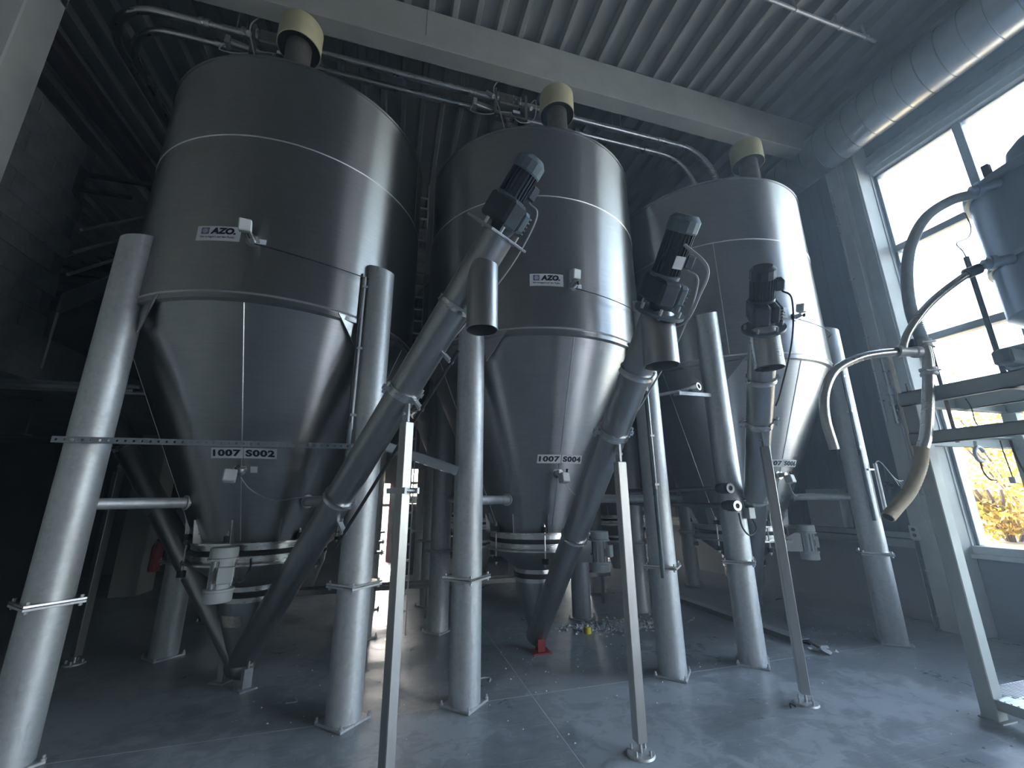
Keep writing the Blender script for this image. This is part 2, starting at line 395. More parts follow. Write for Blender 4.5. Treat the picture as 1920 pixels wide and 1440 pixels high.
# left side: column, block wall on the slab, mezzanine, outer walls
lc = root('hall_column', 'tall pale concrete column beside the block wall and the dark girder', 'column', (-3.7, 4.08, 0))
part('column_shaft', MB().cbox(-.2, .2, -.18, .18, 0, 6.84, .012), 'concrete_column', lc, smooth=False)
part('corbel', MB().prism([(-.2, -.18, 6.45), (.2, -.18, 6.45), (.2, .18, 6.45), (-.2, .18, 6.45)], (0, 0, .39)), 'concrete_beam', lc, smooth=False)
bw = struct('wall_left', MB().box(-3.74, -3.575, 4.26, 5.24, 3.22, 5.5), 'dark_concrete')
BL = MB().cbox(0, .02, 0, .322, 0, .222, .004).mesh('block', 'concrete_block', False)
for r in range(10):
    for c in range(4):
        y = 4.265 + c*.328 - (.164 if r % 2 else 0)
        if y < 4.1 or y > 5.0: continue
        o = link('block', BL, bw); o.location = (-3.575, max(y, 4.262), 3.225+r*.228)
        if y < 4.26: o.scale = (1, .47, 1)
        if y+.322 > 5.245: o.scale = (1, (5.242-y)/.322, 1)
struct('wall_left', MB().box(-3.74, -3.5, 4.26, 12, 2.75, 3.215), 'concrete_block')
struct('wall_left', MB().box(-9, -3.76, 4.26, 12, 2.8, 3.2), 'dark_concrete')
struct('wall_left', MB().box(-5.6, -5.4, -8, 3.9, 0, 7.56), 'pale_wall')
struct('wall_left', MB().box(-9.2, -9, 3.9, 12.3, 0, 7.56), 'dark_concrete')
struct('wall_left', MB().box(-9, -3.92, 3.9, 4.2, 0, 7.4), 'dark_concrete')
struct('wall_front', MB().box(-5.6, 7.1, -8.2, -8, 0, 7.56), 'concrete_wall')
d2 = link('added_light_door', None); d2['kind'] = 'structure'  # unseen opening added behind the camera to bring in front-right light
for a in ((6.75, 7.05, -4.2, -4.08, 0, 3.4), (6.75, 7.05, -1.32, -1.2, 0, 3.4), (6.75, 7.05, -4.08, -1.32, 3.28, 3.4)): part('door_frame', MB().box(*a), 'grey_paint', d2, smooth=False)
# back wall with a narrow door, a high light and a second door
for a in ((-9, -.18, 0, 7.56), (.10, 5.3, 0, 1.62), (.95, 5.3, 1.62, 7.56), (-.18, .10, 1.95, 7.56), (.10, .95, 2.35, 7.56), (5.3, 5.7, 1.3, 7.56), (5.7, 7.1, 0, 7.56), (.10, .20, 1.62, 2.35)):
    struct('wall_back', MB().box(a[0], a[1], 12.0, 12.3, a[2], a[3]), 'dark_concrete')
w3 = link('window_3', None); w3['kind'] = 'structure'
part('transom', MB().box(.20, .95, 12.05, 12.1, 1.93, 2.0), 'mullion_metal', w3, smooth=False)
part('mullion', MB().box(.56, .60, 12.05, 12.1, 1.62, 2.35), 'mullion_metal', w3, smooth=False)
d1 = link('door_1', None); d1['kind'] = 'structure'
for a in ((-.25, -.12, 11.9, 12.1, 0, 2.0), (.04, .13, 11.9, 12.1, 0, 2.0), (-.12, .04, 11.9, 12.1, 1.35, 1.43)): part('door_frame', MB().box(*a), 'red_paint', d1, smooth=False)
# outside
def ground():
    mb = MB(); nx, ny = 30, 26; vs = []; rnd = random.Random(3)
    for i in range(nx):
        x = 7.12 + (i/(nx-1))**2*70
        for j in range(ny):
            y = -.9 + j*2.0
            z = -.1 + .95*min(1, max(0, (x-7.3)/1.4))*min(1, (y+.9)/2.0) + (rnd.uniform(-.06, .06) if x < 16 else 0) + max(0, x-20)*.01
            vs.append((x, y, z))
    fs = [(i*ny+j, (i+1)*ny+j, (i+1)*ny+j+1, i*ny+j+1) for i in range(nx-1) for j in range(ny-1)]
    o = link('ground_outside', mb.add(vs, fs).mesh('ground_outside', 'bank_soil')); o['kind'] = 'structure'
    struct('ground_light_bounce', MB().box(7.1, 60, -50, -.9, -.3, -.05), 'bounce_ground_grey')  # unseen ground added in grey to bounce cool light through the side opening
    o = struct('ground_yard', MB().box(-20, 7, 12.35, 60, -.25, -.05), 'asphalt')
    
ground()
def bush(x, y, z, rx, rz, nl, lab, size=.10):
    rnd = random.Random(int(x*100+y*10)); b = root('bush', lab, 'bush', (x, y, z), 0, 'yellow bushes outside the tall window')
    st = MB()
    for k in range(7):
        a = rnd.uniform(0, 2*PI); q = rnd.uniform(.3, .7)
        st.tube(catmull([(0, 0, -.1), (.3*rx*q*math.cos(a), .3*rx*q*math.sin(a), rz*.5), (rx*q*math.cos(a), rx*q*math.sin(a), rz*1.3)], 4), .025, 5)
    o = part('stems', st, 'bark', b); o['kind'] = 'stuff'
    cl = [(rnd.uniform(-.6, .6)*rx, rnd.uniform(-.6, .6)*rx, rnd.uniform(.3, 1.5)*rz, rnd.uniform(.3, .6)) for _ in range(14)]
    vs, fs = [], []
    for k in range(nl):
        cx, cy, cz, cr = rnd.choice(cl); d = Vector((rnd.gauss(0, 1), rnd.gauss(0, 1), rnd.gauss(0, 1))).normalized()*cr*rx*rnd.uniform(.5, 1)
        c = Vector((cx, cy, cz)) + Vector((d.x, d.y, d.z*rz/rx))
        if c.z < 0: c.z = -c.z*.3
        u = Vector((rnd.gauss(0, 1), rnd.gauss(0, 1), rnd.gauss(0, 1))).normalized(); w = u.orthogonal().normalized()
        s = size*rnd.uniform(.6, 1.3); k0 = len(vs)
        vs += [c-u*s*.5, c+w*s*.28, c+u*s*.5, c-w*s*.28]; fs.append((k0, k0+1, k0+2, k0+3))
    o = part('foliage', MB().add(vs, fs), 'autumn_leaves', b, smooth=False); o['kind'] = 'stuff'
bush(12.0, 5.35, .85, 1.5, 1.75, 6500, 'tallest yellow-leaved bush outside the window, rising above the platform beams')
bush(9.6, 4.55, .75, 1.0, .70, 3800, 'low dense yellow bush filling the lower corner of the tall window')
bush(10.2, 3.2, .8, 1.1, .55, 3200, 'low yellow bush outside the window behind the steel platform')
bush(15.2, 4.4, .9, 1.6, 1.1, 2600, 'farther yellow bush seen between the platform beams')
bush(12.5, 1.2, .9, 1.6, 1.1, 2600, 'yellow bush outside the window, hidden behind the hopper vessel')
# ventilation duct
du = root('ventilation_duct', 'large spiral steel ventilation duct running under the ceiling above the window', 'duct', (6.24, 0, 6.82))
part('duct_tube', MB().cyl((0, -7.8, 0), (0, 11.5, 0), .32, n=48), 'duct_steel', du)
hel = [(.322*math.cos(t), -7.8+t/(2*PI)*.22, .322*math.sin(t)) for t in [i*2*PI/28 for i in range(28*87)]]
part('spiral_seam', MB().tube(hel, .007, 4), 'mullion_metal', du)
for y in (-3.0, 1.35, 4.9):
    part('duct_strap', MB().lathe([(.325, -.02), (.332, -.02), (.332, .02), (.325, .02)], (0, y, 0), 40, (0, 1, 0), True), 'galvanised', du)
    part('hanger_rod', MB().cyl((0, y, .32), (0, y, .62), .006, n=6), 'galvanised', du)
# ceiling conduit with hooks
cr = root('ceiling_conduit', 'thin conduit rail fixed under the ribbed ceiling near the duct', 'conduit', (0, 2.56, 7.2))
part('conduit_tube', MB().cyl((1.2, 0, 0), (5.62, 0, 0), .022, n=8), 'galvanised', cr)
for x in (2.0, 3.2, 4.3, 5.0, 5.45):
    part('hanger', MB().box(x-.01, x+.01, -.01, .01, .0, .22).cyl((x, 0, 0), (x+.03, 0, 0), .032, n=8), 'galvanised', cr, smooth=False)
# purple girder along the left
gi = root('steel_girder', 'dark purple steel girder high above the block wall and the stair', 'girder', (-3.62, 4.3, 6.0))
part('lower_flange', MB().box(-.08, .08, 0, 7.6, 0, .015), 'dark_red', gi, smooth=False)
part('web', MB().box(-.005, .005, 0, 7.6, .015, .205), 'dark_red', gi, smooth=False)
part('upper_flange', MB().box(-.08, .08, 0, 7.6, .205, .22), 'dark_red', gi, smooth=False)
# stair on the mezzanine
sr = root('steel_stair', 'dark steel stair with three-bar railing rising behind the block wall', 'stair', (-3.5, 5.25, 3.215))
sl = .90
for z in (1.30, 1.02, .74):
    part('rail', MB().cyl((0, -.02, z), (0, 3.0, z+3.0*sl), .018, n=8), 'grey_paint', sr)
for xx in (0, -.8):
    part('stringer', MB().prism([(xx-.02, 0, .28), (xx-.02, 0, .52), (xx-.02, 3.2, .52+3.2*sl), (xx-.02, 3.2, .28+3.2*sl)], (.03, 0, 0)), 'cladding', sr, smooth=False)
for k in range(12): part('tread', MB().box(-.79, -.02, .05+k*.25, .30+k*.25, .42+k*.225, .45+k*.225), 'dark_plastic', sr, smooth=False)
for y in (1.5, 2.9): part('baluster', MB().box(-.012, .012, y-.012, y+.012, .3+y*sl, 1.3+y*sl), 'grey_paint', sr, smooth=False)
part('stringer_post', MB().cyl((0, .0, -.32), (0, .0, .30), .012, n=8), 'grey_paint', sr)
br = root('wall_bracket', 'dark steel bracket arm sticking out of the block wall toward the tank', 'bracket', (-3.55, 5.1, 5.12))
part('arm', MB().box(0, 1.1, -.02, .02, 0, .04), 'dark_plastic', br, smooth=False)
part('arm', MB().box(0, .5, -.02, .02, -.2, -.17), 'dark_plastic', br, smooth=False)
part('wall_plate', MB().box(-.02, 0, -.06, .06, -.26, .1), 'dark_plastic', br, smooth=False)
# pipes and girder below the mezzanine
for k, (y, z) in enumerate(((4.9, 2.64), (5.0, 2.70), (5.12, 2.66))):
    solo('service_pipe', MB().cyl((-8.5, y, z), (-2.5, y, z), .022, n=8), 'mullion_metal', ('nearest', 'middle', 'farthest')[k] + ' of the three thin pipes running below the mezzanine edge', 'pipe', 'thin pipes under the mezzanine')
dg = root('dark_girder', 'dark girder hung under the mezzanine edge below the thin pipes', 'girder', (-5.6, 5.6, 2.25))
part('web', MB().box(-3.2, 1.9, -.01, .01, .02, .38), 'dark_plastic', dg, smooth=False)
part('lower_flange', MB().box(-3.2, 1.9, -.1, .1, 0, .02), 'dark_plastic', dg, smooth=False)
part('upper_flange', MB().box(-3.2, 1.9, -.1, .1, .38, .4), 'dark_plastic', dg, smooth=False)
fp = root('far_column', 'pale concrete column far back carrying a red fire extinguisher', 'column', (-4.2, 9.5, 0))
part('column_shaft', MB().cbox(-.2, .2, -.28, .28, 0, 2.74, .01), 'pale_wall', fp, smooth=False)
fe = root('fire_extinguisher', 'red fire extinguisher hanging on the far pale column', 'extinguisher', (-3.91, 9.45, .35))
part('cylinder', MB().lathe([(.001, 0), (.075, .005), (.08, .03), (.08, .40), (.06, .46), (.02, .49), (.02, .52), (.001, .52)], n=20), 'red_paint', fe)
part('hose', MB().tube(catmull([(0, 0, .5), (.1, 0, .5), (.12, -.02, .3), (.1, -.02, .12)]), .01, 6), 'black_rubber_and_shade', fe)
part('handle', MB().box(-.012, .012, -.07, .05, .52, .55), 'black_rubber_and_shade', fe, smooth=False)
part('hanger_loop', MB().tube([(.03*math.cos(t), 0, .58+.04*math.sin(t)) for t in [i*PI/8 for i in range(17)]], .005, 5), 'white_plastic', fe)
fx = root('fire_hose_box', 'small red hose box on a stand in the dark area under the mezzanine', 'box', (-6.8, 9.0, .9))
part('box_body', MB().cbox(-.25, .25, -.1, .1, 0, .55, .01), 'red_paint', fx, smooth=False)
part('box_door', MB().cbox(-.22, .22, -.115, -.1, .03, .52, .005), 'dark_red', fx, smooth=False)
part('box_stand', MB().box(-.03, .03, -.03, .03, -.9, 0), 'dark_plastic', fx, smooth=False)
# ================================================================== silos
AX = (-1.18, 1.665, 4.527); AY = 4.8; SR = 1.338; ZC, ZM, ZT = 3.172, 4.669, 5.555; LR = 1.372; LEG = .128
def rc(z): return .50 + (SR-.50)*(z-1.22)/(ZC-1.22)
def P(th, r, z): return Vector((r*math.sin(th), -r*math.cos(th), z))       # th measured from the side facing the camera (-Y), to the right
_tx = {}
def text_flat(txt, w, h, shear=0.0, bold=0.0, spacing=1.0):
    c = bpy.data.curves.new('lettering', 'FONT'); c.body = txt; c.size = 1; c.shear = shear; c.offset = bold; c.space_character = spacing; c.resolution_u = 4
    o = bpy.data.objects.new('lettering', c); COL.objects.link(o); bpy.context.view_layer.update()
    dg_ = bpy.context.evaluated_depsgraph_get(); me = bpy.data.meshes.new_from_object(o.evaluated_get(dg_))
    vs = [v.co.copy() for v in me.vertices]; fs = [tuple(p.vertices) for p in me.polygons]
    bpy.data.objects.remove(o); bpy.data.curves.remove(c); bpy.data.meshes.remove(me)
    x0 = min(v.x for v in vs); x1 = max(v.x for v in vs); y0 = min(v.y for v in vs); y1 = max(v.y for v in vs)
    return [((v.x-x0)/(x1-x0)*w, (v.y-y0)/(y1-y0)*h) for v in vs], fs
def wrap_shell(x, y, e): return P(x/SR, SR+e, y)
def wrap_cone(x, y, e):
    return P(x/rc(y), rc(y)+e, y)
def sheet(x0, x1, y0, y1, fn, e, mat, name, n=12):
    vs = []; 
    for q in (e, -.001):
        for j in range(2):
            for i in range(n+1): vs.append(fn(x0+(x1-x0)*i/n, (y0, y1)[j], q))
    m = n+1; fs = []
    for i in range(n):
        fs += [(i, i+1, m+i+1, m+i), (2*m+i+1, 2*m+i, 3*m+i, 3*m+i+1), (i, 2*m+i, 2*m+i+1, i+1), (m+i, m+i+1, 3*m+i+1, 3*m+i)]
    fs += [(0, m, 3*m, 2*m), (n, 2*m+n, 3*m+n, m+n)]
    return MB().add(vs, fs).mesh(name, mat, True, 30)
def letters(txt, x0, y0, w, h, fn, e, mat, name, **kw):
    vs, fs = text_flat(txt, w, h, **kw)
    return MB().add([fn(x0+x, y0+y, e) for x, y in vs], fs).mesh(name, mat, False)
def strip_line(pts, r, n=6): return MB().tube(pts, r, n)
def silo_base(sp, full=True):
    a = sp.add
    a('shell', MB().lathe([(SR, ZC), (SR, ZM), (SR, ZT), (SR+.014, ZT+.002), (SR+.014, ZT+.022), (SR-.02, ZT+.024), (.30, ZT+.13), (.001, ZT+.13)], n=128).mesh('shell', 'silo_steel'))
    a('cone', MB().lathe([(SR, ZC), (rc(2.5), 2.5), (rc(1.8), 1.8), (.50, 1.22)], n=128).mesh('cone', 'cone_steel'))
    a('weld_seam', MB().lathe([(SR-.001, ZM-.009), (SR+.006, ZM), (SR-.001, ZM+.009)], n=128).mesh('weld_seam', 'weld_steel'))
    a('weld_seam', MB().lathe([(SR-.001, ZC-.010), (SR+.009, ZC), (SR-.001, ZC+.010)], n=128).mesh('weld_seam', 'weld_steel'))
    a('support_ring', MB().lathe([(rc(3.10), 3.10), (SR+.004, 3.112), (SR+.004, 3.152), (rc(3.16)-.01, 3.155)], n=128).mesh('support_ring', 'silo_steel'))
    leg = MB().cyl((0, 0, 0), (0, 0, 3.72), LEG, n=32); k = len(leg.v)//2
    leg.v = [(x, y, z if z < 1 else 3.72-.32*x) for x, y, z in leg.v]
    legm = leg.mesh('leg', 'galvanised')
    base = MB().cbox(-.14, .14, -.14, .14, 0, .018, .003).mesh('base_plate', 'galvanised', False)
    flg = MB().cbox(-.15, .15, -.15, .15, -.018, -.002, .002).mesh('flange_plate', 'galvanised', False)
    flg2 = MB().cbox(-.15, .15, -.15, .15, .002, .018, .002).mesh('flange_plate', 'bright_steel', False)
    bolt = MB().cyl((0, 0, -.035), (0, 0, .035), .011, n=6).mesh('bolt', 'galvanised', False)
    abolt = MB().cyl((0, 0, 0), (0, 0, .05), .008, n=6).cyl((0, 0, .018), (0, 0, .032), .015, n=6).mesh('anchor_bolt', 'galvanised', False)
    gus = {s: MB().prism([(-.075, s*.10, 3.15), (-.075, s*.37, 3.15), (-.09, s*.125, 2.88)], (.012, 0, 0)).mesh('gusset', 'silo_steel', False) for s in (1, -1)}
    zb = 1.565; br = MB().cyl((-(LR-rc(zb)), 0, 0), (-LEG+.03, 0, 0), .042, n=16).lathe([(.042, 0), (.062, .0), (.062, .012), (.042, .012)], (-(LR-rc(zb))+.02, 0, 0), 16, (1, 0, 0), True).mesh('brace', 'galvanised')
    for j in range(4):
        th = PI/4 + j*PI/2; M = RZ(th) @ T(LR, 0, 0)
        i = a('leg', legm, None, None, M)
        a('base_plate', base, i); a('flange_plate', flg, i, None, T(0, 0, .935)); a('flange_plate', flg2, i, None, T(0, 0, .935))
        for sx in (-.128, .128):
            for sy in (-.128, .128):
                a('bolt', bolt, i, None, T(sx, sy, .935)); a('anchor_bolt', abolt, i, None, T(sx, sy, 0))
        for s in (1, -1): a('gusset', gus[s], None, None, M)
        a('brace', br, None, None, M @ T(0, 0, zb))
    # discharge
    a('discharge_flange', MB().lathe([(.47, 1.214), (.58, 1.214), (.58, 1.23), (.47, 1.23)], n=64, closed=True).mesh('discharge_flange', 'bright_steel'))
    a('sleeve', MB().lathe([(.505, 1.06), (.505, 1.214)], n=64).mesh('sleeve', 'tube_steel'))
    a('clamp_band', MB().lathe([(.505, 1.165), (.522, 1.165), (.522, 1.208), (.505, 1.208)], n=64, closed=True).mesh('clamp_band', 'bright_steel'))
    a('rubber_sleeve', MB().lathe([(.506, 1.12), (.530, 1.122), (.535, 1.14), (.530, 1.16), (.506, 1.163)], n=64).mesh('rubber_sleeve', 'black_rubber_and_shade'))
    a('clamp_band', MB().lathe([(.505, 1.073), (.522, 1.073), (.522, 1.117), (.505, 1.117)], n=64, closed=True).mesh('clamp_band', 'bright_steel'))
    a('lower_ring', MB().lathe([(.47, 1.045), (.575, 1.045), (.575, 1.06), (.47, 1.06)], n=64, closed=True).mesh('lower_ring', 'bright_steel'))
    a('activator_cone', MB().lathe([(.50, 1.045), (.47, 1.0), (.235, .83)], n=64).mesh('activator_cone', 'tube_steel'))
    for z0, z1, r, m, nm in ((.79, .83, .245, 'bright_steel', 'clamp_band'), (.742, .79, .256, 'black_rubber_and_shade', 'rubber_collar'), (.70, .742, .245, 'bright_steel', 'clamp_band')):
        a(nm, MB().lathe([(.22, z0), (r, z0), (r, z1), (.22, z1)], n=40, closed=True).mesh(nm, m))
    a('outlet_cone', MB().lathe([(.238, .71), (.232, .60), (.115, .25), (.11, .20)], n=40).mesh('outlet_cone', 'tube_steel'))
    gp = MB().prism([(.50, -.005, 1.23), (.578, -.005, 1.23), (.60, -.005, 1.42), (rc(1.42)-.01, -.005, 1.42)], (0, .01, 0)).mesh('flange_gusset', 'bright_steel', False)
    for j in range(10): a('flange_gusset', gp, None, None, RZ(j*2*PI/10+.2))
    rod = MB().cyl((.552, 0, .90), (.552, 0, 1.33), .008, n=8).cyl((.552, 0, .915), (.552, 0, .93), .016, n=6).cyl((.552, 0, 1.295), (.552, 0, 1.31), .016, n=6).mesh('hanger_rod', 'bright_steel')
    bu = MB().lathe([(.009, .935), (.034, .935), (.034, .985), (.009, .985)], (.552, 0, 0), 14).mesh('rubber_buffer', 'black_rubber_and_shade')
    bu2 = MB().lathe([(.009, 1.24), (.034, 1.24), (.034, 1.29), (.009, 1.29)], (.552, 0, 0), 14).mesh('rubber_buffer', 'black_rubber_and_shade')
    for j in range(6):
        i = a('hanger_rod', rod, None, None, RZ(j*PI/3+.35)); a('rubber_buffer', bu, i); a('rubber_buffer', bu2, i)
def vib_motor(sp, x, y, z, face, silo1=False):
    M = T(x, y, z) @ RZ(face)          # local -Y faces out
    i = sp.add('vibrator_motor', MB().lathe([(.07, -.12), (.07, .12)], n=28).lathe([(.001, -.2), (.095, -.2), (.1, -.19), (.1, -.125), (.085, -.115), (.07, -.115)], n=28).lathe([(.07, .115), (.085, .115), (.1, .125), (.1, .19), (.095, .2), (.001, .2)], n=28).mesh('vibrator_motor', 'vibrator_paint'), None, None, M)
    for q in (-.112, .112): sp.add('motor_flange', MB().lathe([(.07, q-.008), (.108, q-.008), (.108, q+.008), (.07, q+.008)], n=28, closed=True).mesh('motor_flange', 'vibrator_paint'), i)
    for k in range(9):
        t = k*2*PI/12 + .5
        sp.add('cooling_fin', MB().box(.068, .084, -.004, .004, -.1, .1, RZ(t)).mesh('cooling_fin', 'vibrator_paint', False), i)
    sp.add('terminal_box', MB().cbox(-.01, .10, -.115, -.06, -.06, .06, .006).mesh('terminal_box', 'vibrator_paint', False), i)
    sp.add('name_plate', MB().box(-.055, -.012, -.078, -.07, -.04, .03).mesh('name_plate', 'filter_neck', False), i)
    sp.add('mounting_bracket', MB().box(-.075, .075, .06, .10, -.11, .11).prism([(-.07, .10, -.11), (-.07, .10, .11), (-.07, .34, -.02), (-.07, .34, -.12)], (.012, 0, 0)).prism([(.058, .10, -.11), (.058, .10, .11), (.058, .34, -.02), (.058, .34, -.12)], (.012, 0, 0)).mesh('mounting_bracket', 'bright_steel', False), i)
    sp.add('motor_cable', MB().tube(catmull([(.09, -.09, -.02), (.15, -.06, -.06), (.19, .02, .02), (.17, .15, .08)]), .008, 6).mesh('motor_cable', 'cable_dark'), i)
SIG_Y0, SIG_Y1 = 3.612, 3.744
CAB = {}
def build_silo(n, x, num, lab, vib):
    sp = Spec(); silo_base(sp)
    a = sp.add
    # seams on the sheet metal
    a('cone_seam', strip_line([P(-.015, rc(z)+.002, z) for z in (1.25, 1.9, 2.5, 3.10)], .0045).mesh('cone_seam', 'weld_steel'))
    for th, z0, z1 in ((-.638 if n == 2 else 1.9, ZC+.02, ZM), (1.25, ZM, ZT), (-1.5, ZM, ZT), (2.4, ZC, ZM)):
        a('plate_seam', strip_line([P(th, SR, z0), P(th, SR, z1)], .004).mesh('plate_seam', 'weld_steel'))
    for th in (1.2, -1.25, 2.5):
        a('plate_seam', strip_line([P(th, rc(z), z) for z in (1.25, 2.2, 3.10)], .004).mesh('plate_seam', 'weld_steel'))
    # maker's plate
    x0, x1 = -.458, -.120
    i = a('brand_plate', sheet(x0, x1, SIG_Y0, SIG_Y1, wrap_shell, .004, 'sign_white', 'brand_plate'), None, 'white maker plate with black lettering')
    a('logo_square', sheet(x0+.035, x0+.098, SIG_Y0+.058, SIG_Y0+.118, wrap_shell, .005, 'sign_purple', 'logo_square', 4), i)
    cx, cy = x0+.0665, SIG_Y0+.088
    a('logo_disc', MB().add([wrap_shell(cx+.022*math.cos(t), cy+.022*math.sin(t), .0062) for t in [k*2*PI/20 for k in range(20)]], [tuple(range(20))]).mesh('logo_disc', 'sign_lilac', False), i)
    a('lettering', letters('AZO.', x0+.110, SIG_Y0+.058, .195, .060, wrap_shell, .0058, 'sign_black', 'lettering', shear=.18, bold=.06, spacing=1.02), i)
    a('slogan', letters("Wir bringen's auf den Punkt.", x0+.030, SIG_Y0+.018, .275, .026, wrap_shell, .0058, 'sign_black', 'slogan', bold=.012), i)
    # number plate in two pieces split at the seam
    for q, (t, xa, xb) in enumerate((('1007', -.245, -.004), (num, .004, .245))):
        i = a('number_plate', sheet(xa, xb, 1.920, 2.002, wrap_cone, .007, 'sign_white', 'number_plate'), None, 'white number plate with bold black characters')
        a('lettering', letters(t, xa+(.016 if q == 0 else .014), 1.934, xb-xa-.03, .054, wrap_cone, .0088, 'sign_black', 'lettering', bold=.045, spacing=1.1), i)
    # level sensors
    for z, rr, up in ((3.63, SR, 1), (1.825, rc(1.825), -1)):
        y = -rr; sx = -.02
        i = a('level_sensor', MB().lathe([(.001, 0), (.052, 0), (.052, .014), (.03, .016), (.024, .06), (.024, .1), (.001, .1)], (sx, y, z), 20, (0, -1, 0)).mesh('level_sensor', 'bright_steel'))
        hx = sx - (.03 if (up > 0 or n == 0) else -.02); hz = z + up*.055
        Mh = T(hx, y-.125, hz) @ Matrix.Rotation(.25*up, 4, 'X') @ RZ(.25)
        a('sensor_housing', MB().cbox(-.045, .045, -.04, .045, -.045, .05, .008, Mh).mesh('sensor_housing', 'white_plastic', False), i)
        a('cable_gland', MB().cyl((hx+.03, y-.12, hz-up*.06), (hx+.045, y-.1, hz-up*.085), .013, n=8).mesh('cable_gland', 'dark_plastic'), i)
    a('tag_plate', sheet(.02, .075, 3.615, 3.66, wrap_shell, .004, 'sign_white', 'tag_plate', 4))
    a('tag_plate', sheet(.055, .105, 1.805, 1.855, wrap_cone, .006, 'sign_white', 'tag_plate', 4))
    pts = [P(.0+t*.70, SR+.02+.05*math.sin(PI*min(1, t)), 3.60-.02*t-.06*math.sin(PI*t)) for t in [k/14 for k in range(15)]]
    a('sensor_cable', MB().tube(pts, .005, 6).mesh('sensor_cable', 'cable_dark'))
    z0 = 1.76; pts = catmull([P(.02, rc(z0)+.12, z0), P(.12, rc(1.68)+.10, 1.66), P(.35, rc(1.6)+.08, 1.58), P(.60, .75, 1.60), P(PI/4, .90, 1.61)])
    a('sensor_cable', MB().tube(pts, .005, 6).mesh('sensor_cable', 'cable_white'))
    vib_motor(sp, *vib)
    if n == 0:
        a('paper_remnant', sheet(-.10, .08, .50, .60, lambda x, y, e: P(-.30+x/.22, .115+.117*(y-.25)/.35+e, y), .006, 'paper_remnant', 'paper_remnant'), None, 'torn remnants of a paper label')
    r = root('silo', lab, 'silo', (x, AY, 0), 0, 'stainless silos in the front row')
    sp.make(r); return r
build_silo(0, AX[0], 'S002', 'stainless silo whose number plate reads 1007 S002', (-.05, -.72, 1.02, .12))
build_silo(1, AX[1], 'S004', 'stainless silo whose number plate reads 1007 S004', (.54, -.50, 1.03, .75))
build_silo(2, AX[2], 'S006', 'stainless silo nearest the window whose number plate ends in S006', (.50, -.54, 1.03, .70))
sp = Spec(); silo_base(sp)
for k, x in enumerate(AX):
    r = root('silo', ('rear silo without plates standing directly behind silo S002', 'rear silo without plates standing directly behind silo S004', 'rear silo without plates standing directly behind silo S006')[k], 'silo', (x, 8.07, 0), 0, 'stainless silos in the rear row')
    sp.make(r)
# ------------------------------------------------------------------ bin vent filters
def vent(x, lab):
    r = root('vent_filter', lab, 'filter', (x, AY-1.086, ZT+.024), 0, 'cream capped vent filters on the silo tops')
    part('base_flange', MB().lathe([(.001, 0), (.19, 0), (.19, .018), (.15, .02), (.15, .05), (.17, .052), (.17, .066), (.13, .068)], n=32), 'bright_steel', r)
    part('neck', MB().lathe([(.13, .06), (.12, .12), (.12, .50)], n=32), 'filter_neck', r)
    part('cap', MB().lathe([(.198, .46), (.205, .46), (.205, .74), (.195, .755), (.001, .76)], n=40), 'filter_cream', r)
    part('cap_hollow_shade', MB().lathe([(.12, .50), (.196, .50), (.196, .46)], n=40), 'black_rubber_and_shade', r)  # black surface painting the shade in the hollow under the cap
    for k in range(6): part('clamp_bolt', MB().cyl((.165*math.cos(k), .165*math.sin(k), .0), (.165*math.cos(k), .165*math.sin(k), .085), .007, n=6), 'bright_steel', r)
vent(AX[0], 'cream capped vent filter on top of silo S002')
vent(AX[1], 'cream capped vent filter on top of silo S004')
vent(AX[2], 'cream capped vent filter on top of silo S006')
